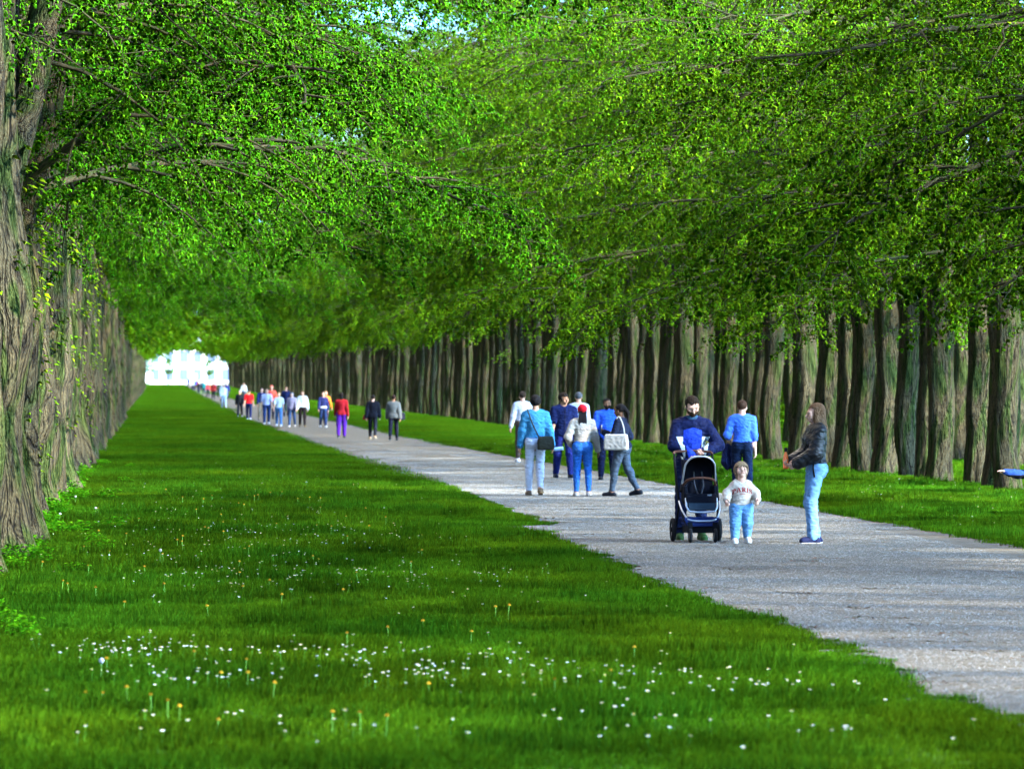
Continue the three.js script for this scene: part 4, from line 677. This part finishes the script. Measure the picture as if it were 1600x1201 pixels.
// ---- the pushchair
{
  const s = thing('pushchair', 'black pushchair with silver frame and brown leather handle on the gravel path', 'pushchair', [6.68, 0.008, -78.35], 0.05);
  const black = cloth([0.009, 0.010, 0.012], 0.75), fabric = cloth([0.008, 0.009, 0.014], 0.95), silver = new THREE.MeshPhysicalMaterial({ color: rgb(0.42, 0.43, 0.46), roughness: 0.35, metalness: 0.8 }), leather = cloth([0.10, 0.045, 0.03], 0.6), blue = cloth([0.02, 0.035, 0.13], 0.9), rubber = cloth([0.022, 0.022, 0.023], 0.85), grey = cloth([0.2, 0.2, 0.2], 0.6);
  const tube = (name, pts, r, m, parent = s, closed = false) => part(name, new THREE.TubeGeometry(new THREE.CatmullRomCurve3(pts.map((p) => V(...p)), closed, 'catmullrom', 0.3), 48, r, 8, closed), m, parent);
  const mirror = (pts) => pts.map(([x, y, z]) => [-x, y, z]);
  const arc = (w, y0, y1, z0, z1, n = 14, e = 2.6) => Array.from({ length: n + 1 }, (_, k) => { const t = -1 + 2 * k / n, c = Math.pow(1 - Math.pow(Math.abs(t), e), 1 / e); return [t * w, lerp(y0, y1, c), lerp(z0, z1, c)]; });
  for (const q of [(p) => p, mirror]) {
    tube('frame_side', q([[0.25, 0.17, -0.30], [0.245, 0.45, -0.05], [0.25, 0.75, -0.25], [0.24, 1.0, -0.5], [0.235, 1.07, -0.55]]), 0.014, black);
    tube('frame_leg', q([[0.235, 0.48, -0.04], [0.215, 0.3, 0.14], [0.165, 0.17, 0.30]]), 0.014, black);
    const w = part('rear_wheel', new THREE.TorusGeometry(0.118, 0.028, 12, 32).rotateY(Math.PI / 2), rubber, s); w.position.set(q([[0.285, 0, 0]])[0][0], 0.146, -0.30);
    part('rim', new THREE.CylinderGeometry(0.095, 0.095, 0.022, 24).rotateZ(Math.PI / 2), grey, w); part('hub', new THREE.CylinderGeometry(0.03, 0.03, 0.06, 16).rotateZ(Math.PI / 2), black, w);
    const f = part('front_wheel', new THREE.TorusGeometry(0.066, 0.022, 12, 28).rotateY(Math.PI / 2), rubber, s); f.position.set(q([[0.155, 0, 0]])[0][0], 0.088, 0.34);
    part('rim', new THREE.CylinderGeometry(0.052, 0.052, 0.03, 20).rotateZ(Math.PI / 2), grey, f);
    part('fork', new THREE.BoxGeometry(0.06, 0.13, 0.03).translate(q([[0.155, 0, 0]])[0][0], 0.185, 0.315), black, s);
    tube('hood_hinge', q([[0.205, 0.70, -0.05], [0.22, 0.62, 0.0]]), 0.022, black);
    tube('harness_strap', q([[0.05, 0.86, -0.13], [0.055, 0.7, -0.02], [0.02, 0.58, 0.06]]), 0.011, cloth([0.05, 0.055, 0.065]));
  }
  tube('handle', [[-0.236, 1.06, -0.55], [-0.235, 1.085, -0.60], [-0.2, 1.10, -0.63], [0, 1.11, -0.64], [0.2, 1.10, -0.63], [0.235, 1.085, -0.60], [0.236, 1.06, -0.55]], 0.017, leather);
  part('rear_axle', new THREE.CylinderGeometry(0.012, 0.012, 0.54, 10).rotateZ(Math.PI / 2).translate(0, 0.16, -0.30), black, s);
  // hood: a shell between arcs
  { const m = new Mesher(), rows = 8, cols = 20; for (let r = 0; r <= rows; r++) { const t = r / rows, a = lerp(-0.25, 1.15, t), zc = -0.08; for (let c = 0; c <= cols; c++) { const u = -1 + 2 * c / cols, e = Math.pow(1 - Math.pow(Math.abs(u), 3), 1 / 3); m.v(u * 0.205, 0.70 + e * 0.36 * Math.cos(a * 0.75 - 0.1), zc - 0.02 + e * 0.36 * Math.sin(-a * 0.9 + 0.45), 0, 1, 0); } } for (let r = 0; r < rows; r++) for (let c = 0; c < cols; c++) { const a = r * (cols + 1) + c, b = a + cols + 1; m.i.push(a, a + 1, b, b, a + 1, b + 1); } const gg = m.build(); gg.computeVertexNormals(); part('hood', gg, fabric, s); }
  tube('hood_trim', arc(0.208, 0.70, 1.05, -0.05, 0.15, 18, 3), 0.011, silver);
  // seat shell
  part('seat', netMesh((x, y, z) => { const back = Math.max(Math.abs(x) - 0.175, Math.abs((z + 0.14) * 0.85 + (y - 0.72) * 0.35) - 0.035, y - 1.0, 0.5 - y), base = Math.max(Math.abs(x) - 0.175, Math.abs(y - 0.53 - 0.12 * (z - 0.05)) - 0.04, z - 0.2, -0.12 - z), leg = Math.max(Math.abs(x) - 0.17, Math.abs((z - 0.21) - (0.5 - y) * 0.3) - 0.02, y - 0.55, 0.40 - y), sideW = Math.max(Math.abs(Math.abs(x) - 0.185) - 0.015, y - 0.68, 0.5 - y, z - 0.16, -0.12 - z); return Math.min(smin(smin(back, base, 0.05), leg, 0.04), sideW) - 0.008; }, [-0.24, 0.34, -0.34], [0.24, 1.06, 0.36], 0.012), fabric, s);
  tube('bumper_bar', arc(0.2, 0.70, 0.79, 0.02, 0.22, 14, 2.2), 0.016, leather);
  tube('footrest_frame', [[-0.19, 0.54, 0.18], [-0.19, 0.44, 0.25], [-0.15, 0.38, 0.28], [0, 0.37, 0.29], [0.15, 0.38, 0.28], [0.19, 0.44, 0.25], [0.19, 0.54, 0.18]], 0.012, silver);
  tube('footrest_edge', [[-0.165, 0.50, 0.215], [0, 0.505, 0.22], [0.165, 0.50, 0.215]], 0.007, grey);
  part('footrest', new THREE.BoxGeometry(0.33, 0.10, 0.02).rotateX(-0.5).translate(0, 0.44, 0.255), cloth([0.03, 0.05, 0.07], 0.8), s);
  tube('basket_frame', [[-0.25, 0.50, 0.0], [-0.235, 0.40, 0.15], [-0.18, 0.29, 0.26], [-0.1, 0.265, 0.29], [0.1, 0.265, 0.29], [0.18, 0.29, 0.26], [0.235, 0.40, 0.15], [0.25, 0.50, 0.0]], 0.011, silver);
  part('basket', netMesh((x, y, z) => { const w = 0.19 + (y - 0.2) * 0.3; const b = Math.max(Math.abs(x) - w, Math.abs(z - 0.02) - 0.25, 0.19 - y, y - 0.31); return Math.max(b, -Math.max(Math.abs(x) - w + 0.012, Math.abs(z - 0.02) - 0.238, 0.202 - y)); }, [-0.28, 0.16, -0.28], [0.28, 0.36, 0.32], 0.014), blue, s);
  part('basket_base', new THREE.BoxGeometry(0.36, 0.10, 0.40).translate(0, 0.165, 0.0), black, s);
  part('label_patch', new THREE.BoxGeometry(0.05, 0.025, 0.004).translate(0.1, 0.575, 0.215), cloth([0.3, 0.3, 0.3]), s);
}
console.log('family done');
// ---------------------------------------------------------------- the walkers further on
const AWAY = Math.PI;
const bagGeometry = (w, h, d) => netMesh((x, y, z) => { const q = Math.hypot(Math.max(Math.abs(x) - w / 2 + 0.03 + 0.12 * Math.max(0, y) , 0), Math.max(Math.abs(y) - h / 2 + 0.03, 0), Math.max(Math.abs(z) - d / 2 + 0.03 + 0.08 * Math.max(0, y), 0)) - 0.03; return q - 0.004 * n3(x * 14, y * 14, z * 14); }, [-w / 2 - 0.05, -h / 2 - 0.05, -d / 2 - 0.05], [w / 2 + 0.05, h / 2 + 0.05, d / 2 + 0.05], 0.012);
function bag(name, label, who, local, turn, size, colour, strapPts, group) {
  const b = thing(name, label, 'bag'); who.g.updateMatrixWorld(true);
  b.position.copy(who.g.localToWorld(V(...local))); b.rotation.y = who.g.rotation.y + turn; b.scale.copy(who.g.scale);
  const m = cloth(colour, 0.7); part('pouch', bagGeometry(...size), m, b);
  if (strapPts) { const inv = V(...local); part('strap', new THREE.TubeGeometry(new THREE.CatmullRomCurve3(strapPts.map((p) => V(...p).sub(inv).applyAxisAngle(V(0, 1, 0), -turn))), 32, 0.013, 6), m, b); }
  if (group) b.userData.group = group;
  return b;
}
const blueBack = person({ at: [9.85, 107], height: 1.66, turn: AWAY - 0.1, label: 'man in bright blue rolled-sleeve shirt walking away with a jacket over his arm', hairColour: [0.06, 0.026, 0.014], wide: 1.0, noFace: true, look: -0.2,
  legs: [[0.12, 0.1], [-0.12, 0.15]], hands: [[0.20, 0.96, 0.14], [0.235, 0.80, 0.02]], elbows: [[0.6, -0.3, -1], [-0.3, -0.2, -1]], sleeve: 0.62, top: [0.06, 0.16, 0.68], hem: 0.075, rise: 0.1, topThick: 0.02, trousers: [0.008, 0.014, 0.035], shoes: [0.02, 0.012, 0.008] });
{ const j = thing('folded_jacket', 'dark navy jacket folded over the arm of the man in bright blue shirt', 'jacket'); blueBack.g.updateMatrixWorld(true); j.position.copy(blueBack.g.localToWorld(V(0.24, 0.80, 0.10))); j.rotation.y = blueBack.g.rotation.y;
  part('cloth', netMesh((x, y, z) => smin(smin(bone(V(0.0, 0.12, 0.06), V(0.02, -0.2, 0.03), 0.06, 0.075)(x, y, z), bone(V(0.03, 0.12, -0.03), V(0.07, -0.12, -0.02), 0.05, 0.06)(x, y, z), 0.05), bone(V(0.08, 0.0, 0.03), V(0.09, -0.14, 0.03), 0.03, 0.045)(x, y, z), 0.03) - 0.012 * n3(x * 16, y * 6, z * 16), [-0.16, -0.36, -0.16], [0.24, 0.26, 0.2], 0.014), cloth([0.010, 0.014, 0.05]), j); }
const jean = person({ at: [6.55, 110], height: 1.73, turn: AWAY, label: 'person in turquoise denim jacket and white trousers seen from behind', skin: 'tan', volume: 0.012, noFace: true, wide: 0.98,
  legs: [[0.05, 0.05], [-0.06, 0.42, -0.01]], hands: [[0.27, 0.84, 0.06], [0.30, 0.85, 0.10]], top: [0.045, 0.20, 0.36], topDenim: true, topName: 'denim_jacket', hem: 0.07, topThick: 0.022, baggy: 1.1, trousers: [0.50, 0.52, 0.60], legWide: 1.02, shoes: [0.13, 0.085, 0.05], sole: [0.3, 0.2, 0.1], seat: 1.04 });
bag('shoulder_bag', 'dark olive shoulder bag on the hip of the person in turquoise denim', jean, [-0.17, 0.92, -0.18], 0.25, [0.30, 0.24, 0.10], [0.035, 0.032, 0.02], [[-0.05, 1.02, -0.20], [0.06, 1.25, -0.19], [0.13, 1.45, -0.13], [0.14, 1.50, 0.0], [0.06, 1.3, 0.16], [-0.12, 1.1, 0.17], [-0.24, 1.0, -0.05]]);
{ const b = thing('water_bottle', 'pale blue water bottle in the hand of the person in turquoise denim', 'bottle'); jean.g.updateMatrixWorld(true); b.position.copy(jean.g.localToWorld(jean.A[1].wr.clone().add(V(-0.0, -0.08, 0.04)))); b.rotation.set(0, jean.g.rotation.y, 1.45);
  part('bottle', new THREE.LatheGeometry([[0, 0], [0.03, 0], [0.034, 0.02], [0.034, 0.15], [0.02, 0.19], [0.013, 0.2]].map(([x, y]) => new THREE.Vector2(x, y)).reverse(), 18).rotateZ(Math.PI).translate(0, 0.2, 0), cloth([0.25, 0.42, 0.62], 0.4), b); part('cap', new THREE.CylinderGeometry(0.015, 0.015, 0.025, 12).translate(0, -0.01, 0), cloth([0.5, 0.5, 0.55], 0.5), b); }
person({ at: [8.25, 129], height: 1.74, turn: 0.12, look: 0.5, label: 'dark-haired man in navy jacket and navy trousers walking towards the viewer', skin: 'tan', volume: 0.014, wide: 1.05, belly: 0.4, legs: [[0.2, 0.1], [-0.15, 0.2]], sleeve: 0.46, top: [0.006, 0.011, 0.05], topName: 'jacket', hem: -0.06, topThick: 0.028, baggy: 1.1, trousers: [0.010, 0.016, 0.10], legWide: 1.22, shoes: [0.015, 0.018, 0.03],
  panels: [{ name: 'open_front', colour: [0.004, 0.006, 0.025], keep: (x, y, z) => Math.max(-z, Math.abs(x) - 0.022, y - 0.5, -y) }] });
person({ at: [7.32, 109.4], height: 1.57, turn: AWAY, label: 'woman in red head wrap, beige cropped jacket and tight blue jeans walking away', skin: 'brown', hair: 'braids', wrap: [0.55, 0.012, 0.02], wide: 0.98, noFace: true, seat: 1.22, thigh: 1.2, legs: [[0.04, 0.08], [-0.06, 0.1]], hands: [[0.21, 0.98, 0.16], [0.31, 0.83, 0.06]], elbows: [[0.7, -0.3, -1], [-0.4, -0.2, -1]],
  top: [0.42, 0.36, 0.29], topName: 'jacket', hem: 0.10, topThick: 0.02, baggy: 1.05, trousers: [0.025, 0.12, 0.42], jeans: true, rise: 0.13, legWide: 0.94, shoes: [0.35, 0.33, 0.3], sole: [0.02, 0.02, 0.02],
  panels: [{ name: 'black_waistband', colour: [0.01, 0.01, 0.012], keep: (x, y, z) => Math.max(y - 0.112, Math.abs(x) - 0.2) }] });
person({ at: [8.96, 126.6], height: 1.63, turn: 0.0, label: 'bearded man in bright blue polo shirt and dark trousers facing the viewer', skin: 'brown', beard: true, wide: 1.1, belly: 0.8, hairline: 0.085, legs: [[0.05, 0.05], [-0.02, 0.1]], hands: [[0.20, 0.93, 0.12], [0.27, 0.86, 0.05]], sleeve: 0.5, top: [0.03, 0.11, 0.72], topName: 'polo_shirt', hem: -0.09, topThick: 0.022, collar: [0.03, 0.10, 0.6], trousers: [0.008, 0.010, 0.03], legWide: 1.2, shoes: [0.02, 0.02, 0.02] });
const bagLady = person({ at: [7.98, 109.2], height: 1.60, turn: -Math.PI * 0.62, label: 'woman in dark top and grey leggings holding a phone, pale bag on her shoulder', skin: 'brown', hair: 'ponytail', nod: 0.12, look: -0.15, wide: 1.05, seat: 1.3, thigh: 1.25, legs: [[0.24, 0.1], [-0.2, 0.28]], hands: [[0.12, 1.20, 0.30], [0.16, 1.02, 0.14]], elbows: [[0.5, -1, -0.6], [-0.7, -0.8, -0.9]], curl: [1.1, 0.7],
  top: [0.010, 0.014, 0.028], hem: 0.0, topThick: 0.022, baggy: 1.1, trousers: [0.055, 0.068, 0.085], legWide: 0.96, shoes: [0.012, 0.012, 0.014], sole: [0.03, 0.03, 0.03], trouserName: 'leggings' });
bag('tote_bag', 'large off-white leather bag under the arm of the woman in grey leggings', bagLady, [0.28, 1.02, 0.02], Math.PI / 2, [0.46, 0.30, 0.14], [0.42, 0.39, 0.34], [[0.25, 1.14, 0.16], [0.235, 1.32, 0.08], [0.19, 1.50, 0.0], [0.22, 1.32, -0.1], [0.25, 1.14, -0.14]]);
{ const f = thing('phone', 'dark mobile phone in the hand of the woman in grey leggings', 'phone'); bagLady.g.updateMatrixWorld(true); const a = bagLady.A[0], q = bagLady.g.localToWorld(a.wr.clone().add(a.wr.clone().sub(a.el).normalize().multiplyScalar(0.09)).add(V(0, 0.03, 0))); f.position.copy(q); f.rotation.set(0.2, bagLady.g.rotation.y, 0.1); part('case', new THREE.BoxGeometry(0.075, 0.15, 0.01), cloth([0.01, 0.01, 0.012], 0.4), f); part('screen', new THREE.BoxGeometry(0.066, 0.138, 0.004).translate(0, 0, -0.0055), cloth([0.3, 0.33, 0.36], 0.2), f); }
person({ at: [8.92, 155], height: 1.72, turn: AWAY + 0.15, label: 'man in white shirt and brown trousers walking away beside the verge', hairColour: [0.05, 0.03, 0.02], noFace: true, small: true, legs: [[0.05, 0.05], [-0.05, 0.12]], hands: [[0.30, 0.86, 0.02], [0.24, 0.86, 0.1]], top: [0.52, 0.53, 0.62], hem: 0.08, topThick: 0.02, trousers: [0.075, 0.055, 0.045], shoes: [0.66, 0.66, 0.66] });
person({ at: [9.68, 146], height: 1.73, turn: AWAY, label: 'grey-haired man in pale shirt, behind the woman with the red head wrap', hairColour: [0.10, 0.10, 0.11], noFace: true, small: true, top: [0.42, 0.47, 0.62], hem: 0.05, trousers: [0.03, 0.035, 0.05] });
person({ at: [11.15, 80.6], height: 1.26, turn: -Math.PI / 2 + 0.25, label: 'child in blue knitted sleeves and black waistcoat stretching one arm out over the verge', hairColour: [0.1, 0.06, 0.035], head: 1.1, wide: 0.95, shoulder: 0.15, torso: 0.8, legScale: 0.78, hands: [[0.18, 0.62, 0.1], [0.06, 1.16, 0.54]], elbows: [[0.5, -0.3, -1], [-0.6, -1, 0]], palm: [[-1, 0, 0], [0, -1, 0]], curl: [0.5, 0.25], top: [0.03, 0.07, 0.26], topDenim: true, topName: 'jumper', baggy: 1.2, hem: -0.02, trousers: [0.010, 0.011, 0.018], legWide: 1.3,
  panels: [{ name: 'waistcoat', colour: [0.008, 0.009, 0.016], keep: (x, y, z) => Math.max(Math.abs(x) - 0.13, y - 0.36, -y - 0.02) }] });
console.log('near strollers done');
// the loose crowd coming and going further down the path
const crowd = [
  [6.38, 219, 1.56, AWAY, 'person in red hooded top and purple trousers walking away', { top: [0.30, 0.012, 0.016], trousers: [0.075, 0.015, 0.22], collar: [0.38, 0.25, 0.06], hair: 'bob', legWide: 1.3, hem: -0.05 }],
  [7.32, 215, 1.50, AWAY, 'person in long black coat carrying a small red bag', { top: [0.010, 0.010, 0.014], hem: -0.22, trousers: [0.012, 0.013, 0.018], topThick: 0.032, baggy: 1.3, shoes: [0.2, 0.16, 0.1] }],
  [7.83, 210, 1.52, AWAY, 'person in grey and black jacket with dark trousers walking away', { top: [0.11, 0.11, 0.10], hem: -0.08, trousers: [0.012, 0.012, 0.02], topThick: 0.03, baggy: 1.3, skin: 'tan', hairColour: [0.03, 0.014, 0.01] }],
  [7.02, 267, 1.50, 0, 'person in navy and white jacket with dark jeans walking this way', { top: [0.02, 0.025, 0.09], trousers: [0.02, 0.035, 0.09], shoes: [0.6, 0.6, 0.6], hair: 'bob', hairColour: [0.13, 0.07, 0.04], panels: [{ name: 'white_hem', colour: [0.5, 0.5, 0.52], keep: (x, y, z) => Math.max(y - 0.12, Math.abs(x) - 0.18) }] }],
  [7.52, 282, 1.52, 0.2, 'person in orange top just behind the one in navy and white', { top: [0.60, 0.17, 0.02], trousers: [0.05, 0.03, 0.05], shoes: [0.4, 0.3, 0.2], hairColour: [0.2, 0.12, 0.06], hair: 'bob' }],
  [6.22, 270, 1.54, 0, 'person in white hooded top and near-black trousers walking this way', { top: [0.50, 0.52, 0.50], trousers: [0.018, 0.012, 0.012], shoes: [0.16, 0.10, 0.04], topThick: 0.028, baggy: 1.25, hairColour: [0.06, 0.03, 0.02] }],
  [5.78, 270, 1.48, 0, 'person in open lavender grey cardigan and jeans', { top: [0.32, 0.27, 0.36], trousers: [0.03, 0.055, 0.12], hem: -0.08, shoes: [0.4, 0.36, 0.33], hair: 'bob', hairColour: [0.12, 0.16, 0.2] }],
  [5.3, 274, 1.48, 0, 'person in plain white T-shirt and faded blue jeans', { top: [0.56, 0.56, 0.60], sleeve: 0.42, trousers: [0.06, 0.15, 0.32], shoes: [0.6, 0.6, 0.6], hair: 'bob', hairColour: [0.28, 0.17, 0.06] }],
  [4.97, 285, 1.60, 0, 'broad man in pale lilac T-shirt and dark blue jeans', { top: [0.42, 0.43, 0.62], sleeve: 0.45, wide: 1.1, trousers: [0.012, 0.03, 0.10], shoes: [0.6, 0.6, 0.6], hairColour: [0.25, 0.14, 0.08] }],
  [5.2, 312, 1.62, 0, 'person in navy top and beige trousers, half hidden behind the lilac T-shirt', { top: [0.012, 0.02, 0.09], trousers: [0.42, 0.33, 0.22], shoes: [0.2, 0.15, 0.1] }],
  [5.86, 322, 1.72, 0.2, 'person in coral red hooded top behind the walkers in white', { top: [0.50, 0.07, 0.045], trousers: [0.02, 0.02, 0.03], wrap: [0.65, 0.12, 0.08] }],
  [4.65, 317, 1.52, AWAY, 'person in bright red T-shirt and navy trousers', { top: [0.56, 0.012, 0.015], sleeve: 0.45, trousers: [0.012, 0.018, 0.07], shoes: [0.6, 0.6, 0.6] }],
  [4.5, 339, 1.46, 0, 'person in black jacket and black trousers beside the bright red T-shirt', { top: [0.012, 0.014, 0.018], trousers: [0.010, 0.010, 0.014], topThick: 0.028, shoes: [0.4, 0.4, 0.4], hairColour: [0.2, 0.2, 0.2] }],
  [4.9, 455, 1.66, AWAY, 'person in pale blue shirt and light jeans walking away', { top: [0.34, 0.46, 0.62], trousers: [0.22, 0.33, 0.46], shoes: [0.5, 0.5, 0.5], hairColour: [0.3, 0.25, 0.2] }],
  [7.07, 345, 1.65, 0, 'person in dark navy jacket far behind the white hooded top', { top: [0.010, 0.016, 0.06], trousers: [0.012, 0.014, 0.03], wide: 1.15 }],
  [5.85, 640, 1.75, AWAY, 'person in dark red coat far down the path', { top: [0.25, 0.02, 0.02], trousers: [0.012, 0.014, 0.02], hem: -0.1 }],
  [6.5, 850, 1.75, AWAY, 'person in teal coat far down the path', { top: [0.02, 0.16, 0.16], trousers: [0.02, 0.03, 0.03], hem: -0.1 }],
  [6.66, 980, 1.75, 0, 'person in scarlet top far down the path', { top: [0.5, 0.03, 0.03], trousers: [0.05, 0.06, 0.09] }],
  [6.7, 1080, 1.75, 0, 'person in royal blue top far down the path', { top: [0.03, 0.06, 0.4], trousers: [0.03, 0.03, 0.05] }],
  [6.5, 1250, 1.75, AWAY, 'person in charcoal clothes at the far end of the path', { top: [0.02, 0.02, 0.025], trousers: [0.03, 0.02, 0.06] }],
  [8.4, 760, 1.75, AWAY, 'person in black clothes on the verge side far down the path', { top: [0.015, 0.015, 0.018], trousers: [0.012, 0.012, 0.012] }],
  [8.2, 590, 1.75, 0, 'person in white top and grey trousers far down the path', { top: [0.58, 0.58, 0.56], trousers: [0.12, 0.12, 0.13] }],
  [7.2, 900, 1.75, 0, 'person in cream coat far down the path', { top: [0.5, 0.44, 0.36], trousers: [0.1, 0.1, 0.12], hem: -0.1 }],
  [7.0, 700, 1.75, AWAY, 'person in olive jacket far down the path', { top: [0.06, 0.07, 0.03], trousers: [0.03, 0.03, 0.03] }],
  [8.3, 880, 1.75, 0, 'person in pink top far down the path', { top: [0.5, 0.2, 0.25], trousers: [0.05, 0.07, 0.14] }],
  [7.7, 1050, 1.75, AWAY, 'person in grey jacket at the far end of the path', { top: [0.15, 0.15, 0.16], trousers: [0.04, 0.04, 0.06] }],
  [6.7, 1150, 1.75, 0, 'person in orange red top at the far end of the path', { top: [0.5, 0.1, 0.03], trousers: [0.04, 0.04, 0.06] }],
];
[[0.3, 0.3, 0.32], [0.02, 0.03, 0.12], [0.4, 0.05, 0.05], [0.45, 0.42, 0.4], [0.02, 0.02, 0.02], [0.1, 0.2, 0.3], [0.5, 0.5, 0.5], [0.2, 0.05, 0.1]].forEach((c, k) => crowd.push([5.9 + (k * 1.37) % 2.6, 560 + k * 85, 1.7, k % 2 ? AWAY : 0, ['light grey', 'dark blue', 'brick red', 'sand coloured', 'black', 'steel blue', 'off-white', 'plum'][k] + ' clad person in the distant crowd on the path', { top: c, trousers: [0.03, 0.03, 0.05] }]));
crowd.forEach(([x, d, h, turn, label, look], k) => { const s = 0.12 + 0.16 * ((k * 7) % 5) / 5; const p = person({ at: [x, d], height: h, turn: turn + 0.15 * Math.sin(k * 5), label, small: true, noFace: true, legs: k % 2 ? [[s, 0.06], [-s, 0.25]] : [[-s, 0.25], [s, 0.06]], hands: [[0.25, 0.85, 0.05 + (k % 2 ? -0.12 : 0.15)], [0.25, 0.85, 0.05 + (k % 2 ? 0.15 : -0.12)]], ...look }); p.g.position.y = rise(d); });
bag('hand_bag', 'small red bag at the side of the person in the long black coat', LAID[LAID.length - crowd.length + 1], [0.28, 0.86, 0.02], 0.3, [0.24, 0.2, 0.1], [0.32, 0.02, 0.02]);
bag('hand_bag', 'black shoulder bag at the side of the person in grey and black jacket', LAID[LAID.length - crowd.length + 2], [-0.28, 0.92, 0.0], 0.4, [0.32, 0.28, 0.12], [0.012, 0.014, 0.02]);
console.log('people done');
renderer.render(scene, camera);
